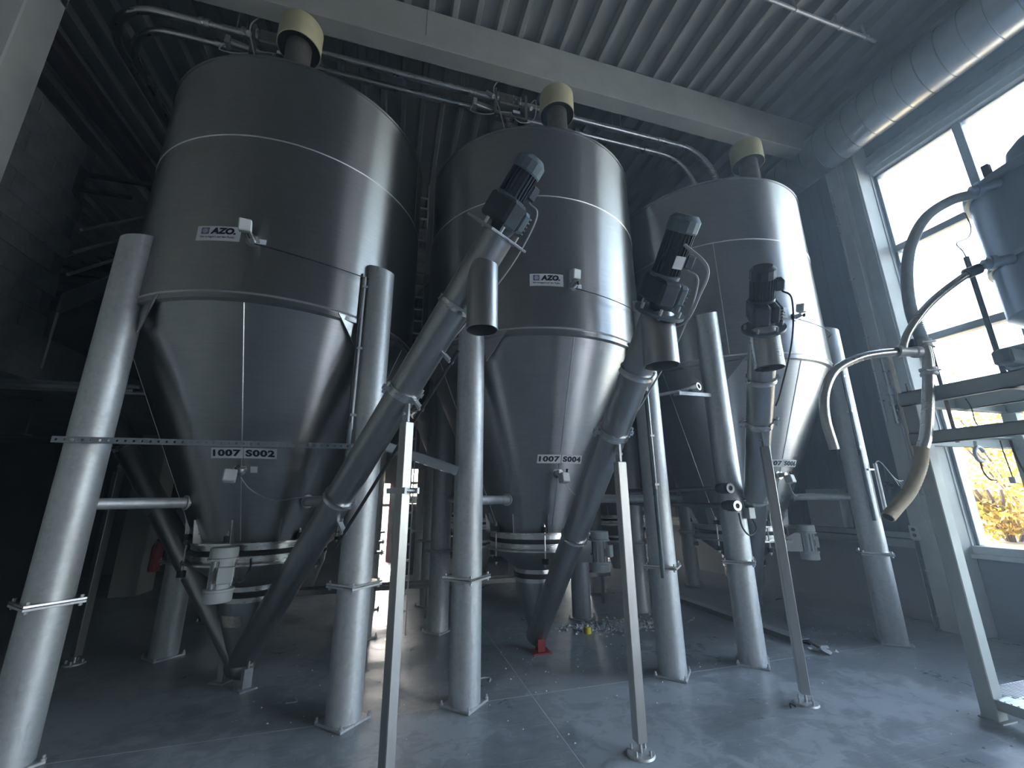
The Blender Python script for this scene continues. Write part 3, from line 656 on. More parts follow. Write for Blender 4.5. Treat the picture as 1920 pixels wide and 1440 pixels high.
# ------------------------------------------------------------------ screw conveyors
def screw(lab, ax, az, L, Ls, zs, clamps, Lp, style, rs=.1, ay=AY, foot='steel', conduit=False, post_len=None):
    a = math.radians(az); rz = math.atan2(-math.cos(a), math.sin(a))
    r = root('screw_conveyor', lab, 'conveyor', (ax, ay, 0), rz, 'inclined tube screw conveyors'); q = math.sqrt(.5); Z0 = .18
    def ax_(u): return Vector((u, 0, Z0+u))
    d = Vector((q, 0, q))
    def fr(u):
        m = Matrix(((q, 0, -q, u), (0, 1, 0, 0), (q, 0, q, Z0+u), (0, 0, 0, 1))); return m
    part('conveyor_tube', MB().cyl(ax_(-.06), ax_(L), .11, n=40), 'tube_steel', r)
    part('end_cap', MB().lathe([(.001, -.06), (.07, -.05), (.105, -.015), (.112, .0), (.112, .03)], ax_(-.06), 32, d), 'tube_steel', r)
    for u in clamps:
        i = part('clamp_ring', MB().lathe([(.11, -.022), (.124, -.022), (.118, -.004), (.118, .004), (.124, .022), (.11, .022)], ax_(u), 40, d), 'bright_steel', r)
        part('clamp_screw', MB().box(-.014, .014, .10, .15, -.012, .012, fr(u)).cyl(fr(u) @ Vector((-.02, .135, 0)), fr(u) @ Vector((.03, .135, 0)), .007, n=6), 'galvanised', i, smooth=False)
    # support clamp and post
    sc = part('support_clamp', MB().lathe([(.111, -.03), (.121, -.03), (.121, .03), (.111, .03)], ax_(Lp), 40, d, True).box(-.02, .02, -.17, -.11, -.015, .015, fr(Lp)).box(-.02, .02, .11, .17, -.015, .015, fr(Lp)), 'bright_steel', r)
    for sy in (-1, 1): part('clamp_bolt', MB().cyl(fr(Lp) @ Vector((-.045, sy*.15, 0)), fr(Lp) @ Vector((.045, sy*.15, 0)), .012, n=8), 'galvanised', sc)
    zt = Z0+Lp-.175-.06
    xp = Lp+.06
    part('hinge', MB().box(xp-.045, xp+.02, -.008, .008, zt, zt+.13).cyl((xp-.01, -.03, zt+.06), (xp-.01, .03, zt+.06), .012, n=8), 'galvanised', r, smooth=False)
    part('support_post', MB().cbox(xp-.036, xp+.036, -.036, .036, .07, zt, .005), 'post_steel', r, smooth=False)
    part('post_spindle', MB().cyl((xp, 0, .0), (xp, 0, .09), .011, n=8), 'galvanised', r)
    bp = part('post_foot', MB().lathe([(.001, .012), (.085, .012), (.09, .0), (.001, .0)], (xp, 0, 0), 24), 'galvanised', r)
    for k in range(4): part('anchor_bolt', MB().cyl((xp+.065*math.cos(k*PI/2+.6), .065*math.sin(k*PI/2+.6), 0), (xp+.065*math.cos(k*PI/2+.6), .065*math.sin(k*PI/2+.6), .04), .009, n=6), 'galvanised', bp)
    if conduit:
        part('strut_clamp', MB().box(xp-.10, xp+.10, -.06, -.042, 1.62, 1.66).cyl((xp-.07, -.05, 1.64), (xp-.07, .06, 1.64), .010, n=6).cyl((xp+.07, -.05, 1.64), (xp+.07, .06, 1.64), .010, n=6).box(xp-.10, xp+.10, .042, .06, 1.62, 1.66), 'galvanised', r, smooth=False)
    # discharge spout (open below)
    if zs:
        zt2 = Z0+Ls
        part('discharge_spout', MB().lathe([(rs, zt2), (rs, zs), (rs-.006, zs), (rs-.006, zt2-.02)], (Ls, 0, 0), 36), 'tube_steel' if style != 3 else 'bright_steel', r)
        part('spout_bore_shade', MB().lathe([(rs-.0055, zs+.004), (rs-.0055, zt2-.12), (.001, zt2-.12)], (Ls, 0, 0), 36), 'black_rubber_and_shade', r)  # black inner surface painting the shade inside the spout
    # foot bearing
    if foot == 'red':
        part('foot_bracket', MB().box(.02, .11, -.04, .04, .01, .13).box(-.02, .15, -.10, .10, 0, .014), 'red_paint', r, 'red painted foot bracket', smooth=False)
    else:
        part('foot_bracket', MB().box(.14, .20, -.035, .035, .01, .16).box(.10, .25, -.07, .07, 0, .012).box(.15, .19, -.006, .006, .14, .26), 'galvanised', r, smooth=False)
    if not style: return r
    # drive
    M = fr(L)
    fl_ = (MB().cbox(0, .018, -.17, .17, -.13, .17, .003, M) if style == 1 else MB().lathe([(.001, 0), (.165, 0), (.165, .02), (.001, .02)], ax_(L), 40, d))
    part('drive_flange', fl_, 'bright_steel' if style == 1 else 'motor_paint', r)
    for k in range(6):
        t = k*PI/3; c = M @ Vector((.01, .138*math.cos(t), .138*math.sin(t)*.8 if style == 1 else .138*math.sin(t)))
        part('flange_bolt', MB().cyl(c-d*.02, c+d*.05, .011, n=6), 'galvanised', r)
    mp, mp2 = ('motor_paint', 'motor_paint_dark') if style != 3 else ('motor_paint_dark', 'motor_paint_dark')
    part('lantern', MB().cyl(M @ Vector((.02, 0, 0)), M @ Vector((.07, 0, 0)), .07, .085, n=20), mp2, r)
    gb = part('gearbox', MB().cbox(.06, .23, -.10, .03, -.10, .17, .018, M), mp2, r, smooth=False)
    part('gearbox_cover', MB().cbox(.075, .215, .03, .105, -.085, .155, .02, M), mp, gb, smooth=False)
    for k in range(5): part('cooling_rib', MB().box(.085+k*.026, .095+k*.026, .10, .118, -.07, .14, M), mp, gb, smooth=False)
    o = Vector((.23, 0, .085)); ml = .20 if style != 2 else .30
    mo = part('drive_motor', MB().cyl(M @ o, M @ (o+Vector((ml, 0, 0))), .078, n=28), mp2, r)
    part('motor_flange', MB().lathe([(.06, -.01), (.098, -.01), (.098, .014), (.06, .014)], M @ o, 28, d, True), mp, mo)
    for k in range(22):
        t = k*2*PI/22
        part('cooling_fin', MB().box(.02, ml-.01, .076, .092, -.0025, .0025, M @ T(*o) @ Matrix.Rotation(t, 4, 'X')), mp2, mo, smooth=False)
    part('fan_cover', MB().lathe([(.093, ml-.02), (.098, ml-.01), (.098, ml+.055), (.07, ml+.085), (.001, ml+.085)], M @ o, 14, d), mp, mo, ang=20)
    part('terminal_box', MB().cbox(.07, .16, .085, .15, -.045, .045, .008, M @ T(*o)), mp2, mo, smooth=False)
    b0 = M @ Vector((.23+.06, .14, .07)); e0 = ax_(L-.45) + Vector((0, .13, 0))
    part('motor_cable', MB().tube(catmull([b0, b0+Vector((.02, .05, -.1)), (b0+e0)/2+Vector((.08, .07, -.02)), e0+Vector((.0, .03, .0)), e0-d*.15]), .007, 6), 'cable_white' if style != 3 else 'cable_dark', r)
    if style == 2:
        part('motor_cable', MB().tube(catmull([M @ Vector((.45, .0, .0)), M @ Vector((.36, .10, -.16)), M @ Vector((.18, .12, -.16)), M @ Vector((.0, .15, -.1)), M @ Vector((-.1, .12, .0))]), .011, 6), 'cable_white', r)
        part('name_plate', MB().box(.30, .38, -.035, .035, -.099, -.096, M @ T(0, 0, .085)), 'sign_white', r, smooth=False)
    if conduit:
        c0, c1 = fr(2.52) @ Vector((0, .05, -.21)), fr(1.18) @ Vector((0, .05, -.21))
        part('cable_conduit', MB().cyl(c0, c1, .013, n=8), 'dark_plastic', r)
        for u in (1.3, 2.16, 2.45): part('conduit_clip', MB().box(-.01, .01, .03, .07, -.215, -.105, fr(u)), 'galvanised', r, smooth=False)
    return r
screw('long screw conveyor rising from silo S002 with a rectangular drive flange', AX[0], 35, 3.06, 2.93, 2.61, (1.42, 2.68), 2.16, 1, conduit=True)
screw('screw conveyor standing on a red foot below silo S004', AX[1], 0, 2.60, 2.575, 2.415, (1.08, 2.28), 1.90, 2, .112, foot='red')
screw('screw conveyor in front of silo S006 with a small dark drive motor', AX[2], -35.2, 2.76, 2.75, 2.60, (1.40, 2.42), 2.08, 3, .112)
screw('screw conveyor without motor leaning back behind the leg of silo S002', AX[0], -120, 2.45, 0, None, (1.3, 2.3), 1.95, 0)
# ================================================================== pipework on top
def pipe_run(lab, y, xl, xr, rl, drop, joints):
    z = 6.7; r = root('conveying_pipe', lab, 'pipe', (0, y, z), 0, 'conveying pipes above the silos')
    pts = [(xl-rl, 3.2, 0)] + [(xl-rl*math.cos(t), rl-rl*math.sin(t), 0) for t in [k*PI/2/10 for k in range(11)]]
    pts += [(xl+(xr-xl)*k/6, 0, 0) for k in range(1, 7)] + [(xr+.6*math.sin(t), 0, -.6*(1-math.cos(t))) for t in [k*PI/2/10 for k in range(1, 11)]] + [(xr+.6, 0, -drop)]
    part('pipe', MB().tube(pts, .042, 16), 'bright_steel', r)
    for x in joints: part('coupling', MB().lathe([(.042, -.05), (.056, -.05), (.056, -.015), (.05, -.012), (.05, .012), (.056, .015), (.056, .05), (.042, .05)], (x, 0, 0), 16, (1, 0, 0)), 'bright_steel', r)
    for x in (-2.0, .6, 2.9): part('hanger_rod', MB().cyl((x, 0, .04), (x, 0, .70), .006, n=6), 'galvanised', r)
pipe_run('conveying pipe above the silos with the wider outer bend', 4.235, -2.72, 3.9, .64, 1.2, (-2.3, .72, 2.1, 3.55))
pipe_run('conveying pipe above the silos with the tighter inner bend', 4.445, -2.68, 3.7, .58, 1.2, (-2.2, .80, 2.3, 3.45))
def diverter_extras(r):
    for k, (x, y, z, L) in enumerate(((-.30, -.14, .02, .16), (.24, -.10, .03, .14), (.30, .05, -.10, .18))):
        part('cylinder_actuator', MB().cyl((x, y, z), (x+L*.5, y-.05, z-.10), .028, n=12), 'galvanised', r)
    part('mounting_frame', MB().box(-.20, -.17, -.16, .18, -.30, .12).box(.22, .25, -.16, .18, -.30, .12).box(-.20, .25, -.16, -.13, -.30, -.27), 'filter_neck', r, smooth=False)
    part('air_hose', MB().tube(catmull([(.26, -.12, -.05), (.36, -.18, .05), (.34, -.16, -.25), (.15, -.15, -.35), (.02, -.14, -.22)]), .006, 6), 'cable_white', r)
def diverter(x, lab):
    r = root('diverter_valve', lab, 'valve', (x, 4.34, 6.70), 0, 'diverter valves on the conveying pipes')
    part('valve_body', MB().cbox(-.14, .14, -.15, .16, -.09, .09, .015), 'filter_neck', r, smooth=False)
    for q in (-.16, .14): part('flange', MB().lathe([(.03, q), (.085, q), (.085, q+.02), (.03, q+.02)], (0, -.105, 0), 20, (1, 0, 0), True), 'bright_steel', r)
    part('actuator', MB().cyl((-.42, -.06, -.13), (-.12, -.02, -.13), .045, n=16), 'bright_steel', r)
    part('actuator_cap', MB().cbox(-.47, -.42, -.115, -.01, -.185, -.075, .006), 'galvanised', r, smooth=False)
    part('control_box', MB().cbox(.05, .20, -.12, -.04, -.20, -.12, .008), 'motor_paint_dark', r, smooth=False)
    part('name_plate', MB().box(.06, .16, -.126, -.12, -.18, -.14), 'sign_white', r, smooth=False)
    part('branch_pipe', MB().tube(catmull([(.0, .0, -.05), (.10, .05, -.3), (.24, .10, -.65), (.28, .12, -1.02)]), .042, 14), 'bright_steel', r)
    part('clamp_collar', MB().lathe([(.042, -.06), (.065, -.06), (.065, .06), (.042, .06)], (.12, .055, -.35), 14, (.3, .1, -.9)), 'galvanised', r)
    part('air_hose', MB().tube(catmull([(-.45, -.06, -.13), (-.5, -.1, -.3), (-.3, -.14, -.34), (-.1, -.12, -.22), (.1, -.1, -.16)]), .007, 6), 'cable_white', r)
    part('air_hose', MB().tube(catmull([(-.12, -.15, .3), (-.22, -.18, .05), (-.14, -.2, -.3), (-.05, -.16, -.6)]), .007, 6), 'cable_white', r)
    diverter_extras(r)
    part('bolt_row', MB().cyl((.06, -.15, -.06), (.06, -.17, -.06), .012, n=6).cyl((.09, -.15, .0), (.09, -.17, .0), .012, n=6).cyl((.06, -.15, .05), (.06, -.17, .05), .012, n=6), 'galvanised', r)
diverter(-1.62, 'diverter valve with hoses above silo S002')
diverter(1.20, 'diverter valve with hoses above silo S004')
# vertical cable ladder between the first two silos
cl = root('cable_ladder', 'vertical cable ladder in the gap between silos S002 and S004', 'ladder', (.235, 5.75, 0))
for x in (-.075, .075): part('ladder_rail', MB().box(x-.008, x+.008, -.02, .02, 0, 6.4), 'galvanised', cl, smooth=False)
for k in range(32): part('rung', MB().box(-.07, .07, -.012, .012, .25+k*.19, .275+k*.19), 'galvanised', cl, smooth=False)
# slotted strap between the first two legs
st = root('slotted_rail', 'perforated steel rail fixed across the two front legs of silo S002', 'rail', (-2.29, 3.69, 1.985))
def slots(w, n):
    mb = MB(); p = w/n
    mb.box(0, w, 0, .006, 0, .014).box(0, w, 0, .006, .030, .044)
    for k in range(n+1): mb.box(max(0, k*p-.018), min(w, k*p+.018), 0, .006, .014, .030)
    mb.box(0, w, .006, .022, .041, .044).box(0, w, .006, .022, 0, .003); return mb
part('rail_strip', slots(2.02, 40), 'mullion_metal', st, smooth=False)
for x in (.12, 1.98): part('fixing_bolt', MB().cyl((x, -.012, .022), (x, .06, .022), .010, n=6), 'galvanised', st)
# tilted perforated cable tray beside the second leg
def tray(lab, p0, p1, w, h, nsl, supports=(), mt='galvanised'):
    p0, p1 = Vector(p0), Vector(p1); r = root('cable_tray', lab, 'tray', p0); d = p1-p0; Ln = d.length; ux = d.normalized(); uy = Vector((0, 0, 1)).cross(ux).normalized(); uz = ux.cross(uy)
    M = Matrix((ux, uy, uz)).transposed().to_4x4()
    part('tray_side', MB().box(0, Ln, -w/2, -w/2+.003, 0, h, M), mt, r, smooth=False); part('tray_side', MB().box(0, Ln, w/2-.003, w/2, 0, h, M), mt, r, smooth=False)
    p = Ln/nsl
    for k in range(nsl): part('tray_slat', MB().box(k*p+.01, k*p+p*.62, -w/2, w/2, -.003, 0, M), mt, r, smooth=False)
    part('tray_lip', MB().box(0, Ln, -w/2-.008, -w/2+.003, h-.004, h, M), mt, r, smooth=False)
    for x in supports: part('support_leg', MB().box(x-.015, x+.015, -.015, .015, -p0.z, -.003), mt, r, smooth=False)
    return r
tray('tilted perforated cable tray between the legs behind the long screw conveyor', (-.22, 3.66, 2.03), (.54, 3.60, 1.775), .13, .07, 11, (), 'mullion_metal')
tray('low cable tray running behind the silo legs above the floor', (-1.4, 6.42, .40), (3.4, 6.42, .40), .22, .06, 24, (.2, 2.0, 3.9, 4.7), 'filter_neck')
# conduits on the legs
def conduit(lab, x, y, z0, z1, extra=True):
    r = root('leg_conduit', lab, 'conduit', (x, y, z0))
    part('conduit_tube', MB().cyl((0, 0, 0), (0, 0, z1-z0), .012, n=8), 'galvanised', r)
    if extra:
        part('cable', MB().cyl((-.028, 0, .0), (-.028, 0, z1-z0+.03), .009, n=6), 'cable_dark', r)
        part('lower_sleeve', MB().cyl((-.012, 0, -.75), (-.012, 0, .06), .020, n=10), 'motor_paint', r)
    for k in range(3):
        z = (z1-z0)*(.08+.42*k); part('clip', MB().box(-.018, .03, -.016, .05, z, z+.022), 'galvanised', r, smooth=False)
conduit('conduit with black cable strapped to a front leg of silo S002', -.335, 3.73, 2.15, 3.58)
conduit('conduit with black cable strapped to a front leg of silo S004', 2.545, 3.69, 1.60, 2.75)
conduit('conduit with black cable strapped to the silo S006 leg nearest the window', 5.42, 3.69, 2.05, 3.10)
# pair of stainless pipes with couplings at the left front leg of the right silo
def tpipe(lab, x, y0, y1, z, face):
    r = root('transfer_pipe', lab, 'pipe', (x, y0, z), 0, 'transfer pipes beside the right silo')
    part('pipe', MB().cyl((0, .02, 0), (0, y1-y0, 0), .026, n=14), 'tube_steel', r)
    part('coupling', MB().lathe([(.03, .0), (.052, .0), (.055, .02), (.048, .03), (.048, .05), (.055, .06), (.055, .12), (.045, .13), (.045, .17), (.026, .18)], (0, 0, 0), 20, (0, 1, 0)), 'dark_plastic', r)
    part('coupling_face', MB().lathe([(.026, -.002), (.050, -.002), (.050, .004), (.026, .004)], (0, 0, 0), 24, (0, 1, 0), True), face, r)
    part('coupling_bore_shade', MB().cyl((0, .006, 0), (0, .01, 0), .026, n=20), 'black_rubber_and_shade', r)  # black disc painting the shade inside the coupling
    part('pipe_support', MB().box(.02, .14, .42, .45, -.012, .012), 'galvanised', r, smooth=False)
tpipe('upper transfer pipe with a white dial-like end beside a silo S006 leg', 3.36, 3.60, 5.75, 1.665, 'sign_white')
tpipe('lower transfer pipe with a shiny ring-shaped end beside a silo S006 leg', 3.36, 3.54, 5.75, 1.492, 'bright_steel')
jb = root('junction_box', 'small pale junction box with a cable loop on a silo S006 leg', 'box', (3.60, 3.68, 1.42))
part('box_body', MB().cbox(-.02, .06, -.05, .02, -.06, .05, .005), 'white_plastic', jb, smooth=False)
part('cable_loop', MB().tube(catmull([(.03, -.03, -.06), (.04, -.05, -.16), (-.05, -.05, -.22), (-.14, -.06, -.14), (-.18, -.08, .0)]), .009, 6), 'cable_dark', jb)
ba = root('bracket_arm', 'bracket arm holding a short open pipe end on a silo S006 leg', 'bracket', (3.44, 3.80, 2.70))
part('arm', MB().box(-.42, .03, -.02, .02, -.03, .01), 'galvanised', ba, smooth=False)
part('brace', MB().prism([(-.42, -.01, .0), (-.38, -.01, .0), (-1.0, .3, -.1), (-1.04, .3, -.1)], (0, .02, .03)), 'galvanised', ba, smooth=False)
part('pipe_end', MB().lathe([(.028, -.06), (.045, -.06), (.045, .02), (.036, .03), (.036, .25), (.028, .25)], (-.22, -.02, .06), 18, (-.35, 1, -.1), True), 'bright_steel', ba)
# wall cabinet, ledge clutter
wc = root('wall_cabinet', 'pale flat control cabinet on the grey wall behind silo S006', 'cabinet', (6.8, 5.22, 1.11))
part('cabinet_body', MB().cbox(-.17, 0, -.27, .27, 0, .57, .006), 'white_plastic', wc, smooth=False)
part('cabinet_door', MB().cbox(-.186, -.172, -.265, .265, .005, .565, .004), 'white_plastic', wc, smooth=False)
part('lock', MB().cyl((-.195, .21, .10), (-.185, .21, .10), .012, n=10), 'dark_plastic', wc)
# steel channel lying on the floor
ch = root('floor_channel', 'flat steel cable channel lying on the floor under silo S006', 'channel', (4.42, 4.05, 0))
part('channel_lid', MB().box(0, .14, 0, 2.3, .062, .068), 'galvanised', ch, smooth=False)
for x in (0, .135): part('channel_side', MB().box(x, x+.005, 0, 2.3, 0, .062), 'dark_plastic', ch, smooth=False)
part('cable_stub', MB().tube(catmull([(.07, .05, .04), (.05, -.06, .06), (.1, -.14, .02), (.16, -.2, .012)]), .012, 6), 'cable_dark', ch)
pf = root('plastic_scrap', 'crumpled clear plastic scrap at the end of the floor channel', 'scrap', (4.5, 3.86, 0))
rn = random.Random(5)
vs = [(i*.05-.1+rn.uniform(-.02, .02), j*.05-.1+rn.uniform(-.02, .02), rn.uniform(.005, .05)) for i in range(5) for j in range(5)]
part('film', MB().add(vs, [(i*5+j, (i+1)*5+j, (i+1)*5+j+1, i*5+j+1) for i in range(4) for j in range(4)]), 'plastic_film', pf, smooth=False)
# powder spill, crumbs, yellow cap
def spill():
    rn = random.Random(11); vs, fs = [], []
    for k in range(900):
        t = abs(rn.gauss(0, .45)); a = rn.uniform(-.3, 2*PI); x = 2.95+rn.gauss(0, .34); y = 5.33-(x-2.95)*.1+rn.gauss(0, .12); s = rn.uniform(.006, .03)
        k0 = len(vs); b = [(x+s*math.cos(q+a), y+s*math.sin(q+a)) for q in (0, 2.1, 4.2)]
        vs += [(p[0], p[1], .001) for p in b] + [(x, y, s*rn.uniform(.3, 1.0))]; fs += [(k0, k0+1, k0+3), (k0+1, k0+2, k0+3), (k0+2, k0, k0+3)]
    o = solo('powder_spill', MB().add(vs, fs), 'powder', 'pale powder spill on the floor behind the red foot', 'powder', smooth=False); o['kind'] = 'stuff'
    vs, fs = [], []
    for k in range(380):
        x = rn.uniform(-1.0, 6.0); y = rn.choice([rn.gauss(4.3, .5), rn.uniform(2.2, 5.4)]); s = rn.uniform(.004, .013)
        a = rn.uniform(0, 6); k0 = len(vs)
        vs += [(x+s*math.cos(q+a), y+s*math.sin(q+a), .001) for q in (0, 2.1, 4.2)] + [(x, y, s*.8)]; fs += [(k0, k0+1, k0+3), (k0+1, k0+2, k0+3), (k0+2, k0, k0+3)]
    o = solo('floor_crumbs', MB().add(vs, fs), 'powder', 'fine pale crumbs scattered over the concrete floor', 'debris', smooth=False); o['kind'] = 'stuff'
spill()
yc = root('yellow_cap', 'small yellow plastic cap lying beside the powder spill', 'cap', (2.42, 5.16, 0))
part('cap_shell', MB().lathe([(.001, .07), (.04, .07), (.045, .06), (.045, .0), (.04, .0)], n=16), 'yellow_plastic', yc)
part('cap_knob', MB().cyl((0, 0, .07), (0, 0, .095), .015, n=10), 'white_plastic', yc)
def scrap(x, y, pts, r, mat, lab, cat): solo('floor_scrap', MB().tube([(x+a, y+b, c) for a, b, c in catmull(pts, 5)], r, 5), mat, lab, cat)
scrap(.88, 4.22, [(0, 0, .006), (.05, .04, .006), (.12, .02, .006), (.1, -.05, .006)], .006, 'cable_white', 'curled pale wire scrap on the floor beside a silo S004 leg', 'scrap')
scrap(-.68, 4.25, [(0, 0, .006), (.08, .0, .008), (.06, .07, .006)], .006, 'cable_white', 'bent white wire scrap on the floor under silo S002', 'scrap')
scrap(3.35, 1.98, [(0, 0, .012), (.03, .02, .03), (.06, -.01, .012), (.09, .01, .012)], .010, 'cable_dark', 'small dark scrap on the open floor in front of the platform', 'scrap')
scrap(3.10, 3.02, [(0, 0, .008), (.03, .03, .02), (.05, .0, .008)], .006, 'dark_plastic', 'tiny dark scrap on the floor between the two slim posts', 'scrap')
# ================================================================== steel tower with vessel
tw = root('steel_platform', 'grey painted steel platform tower standing in front of the window', 'platform', (4.31, 2.46, 0))
PX, PY = 1.45, -1.56
for x in (0, PX-.11):
    for y in (0, PY):
        i = part('post', MB().cbox(x, x+.11, y-.05, y+.05, .01, 2.34, .006), 'grey_paint', tw, smooth=False)
        part('foot_plate', MB().box(x-.0, x+.16, y-.07, y+.07, 0, .01), 'grey_paint', i, smooth=False)
def chan_y(n, x, y0, y1, z0, z1, s):   # C channel along Y, open side s
    part(n, MB().box(x, x+.006, y0, y1, z0, z1).box(min(x, x+s*.055), max(x, x+s*.055), y0, y1, z1-.008, z1).box(min(x, x+s*.055), max(x, x+s*.055), y0, y1, z0, z0+.008), 'grey_paint', tw, smooth=False)
def chan_x(n, y, x0, x1, z0, z1, s):
    part(n, MB().box(x0, x1, y, y+.006, z0, z1).box(x0, x1, min(y, y+s*.055), max(y, y+s*.055), z1-.008, z1).box(x0, x1, min(y, y+s*.055), max(y, y+s*.055), z0, z0+.008), 'grey_paint', tw, smooth=False)
for z0, z1 in ((2.34, 2.46), (2.0, 2.10)):
    chan_y('side_beam', -.008, PY-.05, .05, z0, z1, 1); chan_y('side_beam', PX, PY-.05, .05, z0, z1, -1)
    chan_x('cross_beam', .05, 0, PX, z0, z1, -1); chan_x('cross_beam', PY-.05, 0, PX, z0, z1, 1)
    chan_x('cross_beam', -.62, 0, PX, z0, z1, -1); chan_x('cross_beam', -1.1, 0, PX, z0, z1, 1)
chan_y('side_beam', .72, PY, .05, 2.34, 2.46, 1)
# low tread frame at the foot
part('tread_beam', MB().box(.02, .16, PY, -.05, .085, .15), 'grey_paint', tw, smooth=False)
part('tread_beam', MB().box(.16, PX, -.10, .06, .085, .15), 'grey_paint', tw, smooth=False)
def plate(x0, x1, y0, y1, z, along):
    mb = MB().box(x0, x1, y0, y1, z, z+.006)
    n = int(max(x1-x0, y1-y0)/.035)
    for k in range(n):
        if along == 'y': c = y0+(k+.5)*(y1-y0)/n; mb.box(x0+.01, x1-.01, c-.006, c+.006, z+.006, z+.010)
        else: c = x0+(k+.5)*(x1-x0)/n; mb.box(c-.006, c+.006, y0+.01, y1-.01, z+.006, z+.010)
    return mb
o = part('tread_plate', plate(.01, .20, PY, -.05, .15, 'y'), 'tread_plate', tw, smooth=False)
o = part('tread_plate', plate(.16, PX, -.10, .09, .15, 'x'), 'tread_plate', tw, smooth=False)
ve = root('hopper_vessel', 'blue-grey cylindrical hopper vessel with a dome on top of the platform', 'vessel', (5.27, 1.55, 2.46))
part('vessel_shell', MB().lathe([(.09, .10), (.09, .18), (.52, .57), (.52, 1.76), (.50, 1.80), (.30, 1.92), (.001, 1.94)], n=64), 'vessel_steel', ve)
part('rim_ring', MB().lathe([(.52, 1.70), (.555, 1.70), (.555, 1.76), (.52, 1.76)], n=64, closed=True), 'vessel_steel', ve)
part('clamp_ring', MB().lathe([(.52, 1.0), (.545, 1.0), (.545, 1.04), (.52, 1.04)], n=64, closed=True), 'vessel_steel', ve)
part('dome', MB().lathe([(.24, 1.90), (.24, 1.98), (.22, 2.08), (.15, 2.16), (.001, 2.19)], n=40), 'vessel_steel', ve)
part('lid_bolt', MB().cbox(-.30, -.25, .24, .29, 1.88, 2.0, .006), 'dark_plastic', ve, smooth=False)
for k in range(3):
    t = .9 + k*2*PI/3; c, s = math.cos(t), math.sin(t)
    part('vessel_leg', MB().cyl((.50*c, .50*s, .0), (.50*c, .50*s, .75), .024, n=10), 'vessel_steel', ve)
for z, yo in ((1.66, .05), (.99, .12)):
    part('inlet_stub', MB().cyl((-.48, .1+yo, z), (-.62, .22+yo, z-.01), .042, n=14).cyl((-.56, .17+yo, z-.005), (-.59, .195+yo, z-.005), .06, n=14), 'vessel_steel', ve)
rv = root('rotary_valve', 'blue-grey rotary valve wrapped in plastic on the platform', 'valve', (4.95, 1.93, 2.46))
part('valve_body', MB().cyl((-.13, 0, .17), (.13, 0, .17), .10, n=24).cbox(-.14, .14, -.12, .12, .22, .30, .01), 'vessel_steel', rv)
part('drive', MB().cbox(-.36, -.13, -.06, .06, .12, .24, .015), 'motor_paint', rv, smooth=False)
part('plastic_wrap', MB().lathe([(.105, -.12), (.118, -.06), (.108, .0), (.12, .07), (.104, .12)], (0, 0, .15), 14, (1, 0, 0)), 'plastic_film', rv, smooth=False)
part('valve_foot', MB().box(-.1, .1, -.08, .08, 0, .1), 'vessel_steel', rv, smooth=False)
sp_ = root('stand_pipe', 'thin upright purple-grey probe pipe with a loose wire above the rotary valve', 'pipe', (4.93, 2.09, 2.46))
part('pipe', MB().cyl((0, 0, 0), (0, 0, 1.22), .020, n=10), 'motor_paint', sp_)
part('base_flange', MB().cyl((0, 0, 0), (0, 0, .012), .05, n=14), 'motor_paint', sp_)
part('loose_wire', MB().tube(catmull([(0, 0, 1.22), (-.02, 0, 1.28), (-.05, .01, 1.36), (.06, -.03, 1.42), (.1, -.05, 1.52), (.06, -.06, 1.66)]), .005, 5), 'cable_dark', sp_)
rr = root('rusty_rod', 'rusty brown rod standing between the two platform beams', 'rod', (4.66, 2.38, 2.02))
part('rod', MB().cyl((0, 0, 0), (0, 0, .86), .014, n=8), 'brown_rust', rr)
part('rod_cap', MB().box(-.03, .03, -.02, .02, .86, .875), 'brown_rust', rr, smooth=False)
# hoses and pipes in front of the platform
h1 = root('suction_hose', 'tall hose and pipe drop from the vessel ending in a ribbed beige hose', 'hose', (0, 0, 0))
A = catmull([(4.72, 1.82, 4.10), (4.58, 1.92, 4.08), (4.42, 2.04, 3.96), (4.27, 2.12, 3.70), (4.18, 2.16, 3.40), (4.15, 2.18, 3.08), (4.19, 2.18, 2.82)])
part('upper_hose', MB().tube(A, .042, 16), 'hose_grey', h1)
rib = []
for t in range(16): 
    p = Vector((4.163+.0018*t, 2.18, 3.05-.0155*t)); part('hose_rib', MB().lathe([(.040, -.004), (.047, 0), (.040, .004)], p, 16, (.1, 0, -1)), 'hose_grey', h1)
B = [(4.19, 2.18, 2.84), (4.19, 2.19, 2.6), (4.10, 2.26, 2.1), (4.05, 2.30, 1.93)]
part('drop_pipe', MB().tube(catmull(B, 6), .040, 16), 'bright_steel', h1)
for p, ax_v in (((4.19, 2.18, 2.80), (0, 0, 1)), ((4.185, 2.195, 2.56), (0, 0, 1))):
    i = part('pipe_clamp', MB().lathe([(.04, -.03), (.056, -.03), (.056, -.012), (.05, -.01), (.05, .01), (.056, .012), (.056, .03), (.04, .03)], p, 16, ax_v), 'galvanised', h1)
    part('clamp_screw', MB().cyl((p[0]-.07, p[1]-.03, p[2]), (p[0]+.02, p[1]-.07, p[2]), .009, n=6), 'galvanised', i)
Cc = catmull([(4.055, 2.296, 1.95), (4.01, 2.32, 1.80), (3.90, 2.36, 1.62), (3.78, 2.40, 1.50), (3.69, 2.42, 1.425)], 14)
part('beige_hose', MB().tube(Cc, [.044 + (.0025 if k % 2 else 0) for k in range(len(Cc))], 18), 'hose_beige', h1, 'ribbed beige hose end')
part('hose_bore_shade', MB().cyl(Cc[-1], Cc[-1]+(Cc[-1]-Cc[-2]).normalized()*.002, .036, n=16), 'black_rubber_and_shade', h1)  # black disc painting the shade in the open hose end
h2 = root('bent_pipe', 'bent steel pipe from the vessel side curving down to the pipe junction', 'pipe', (0, 0, 0))
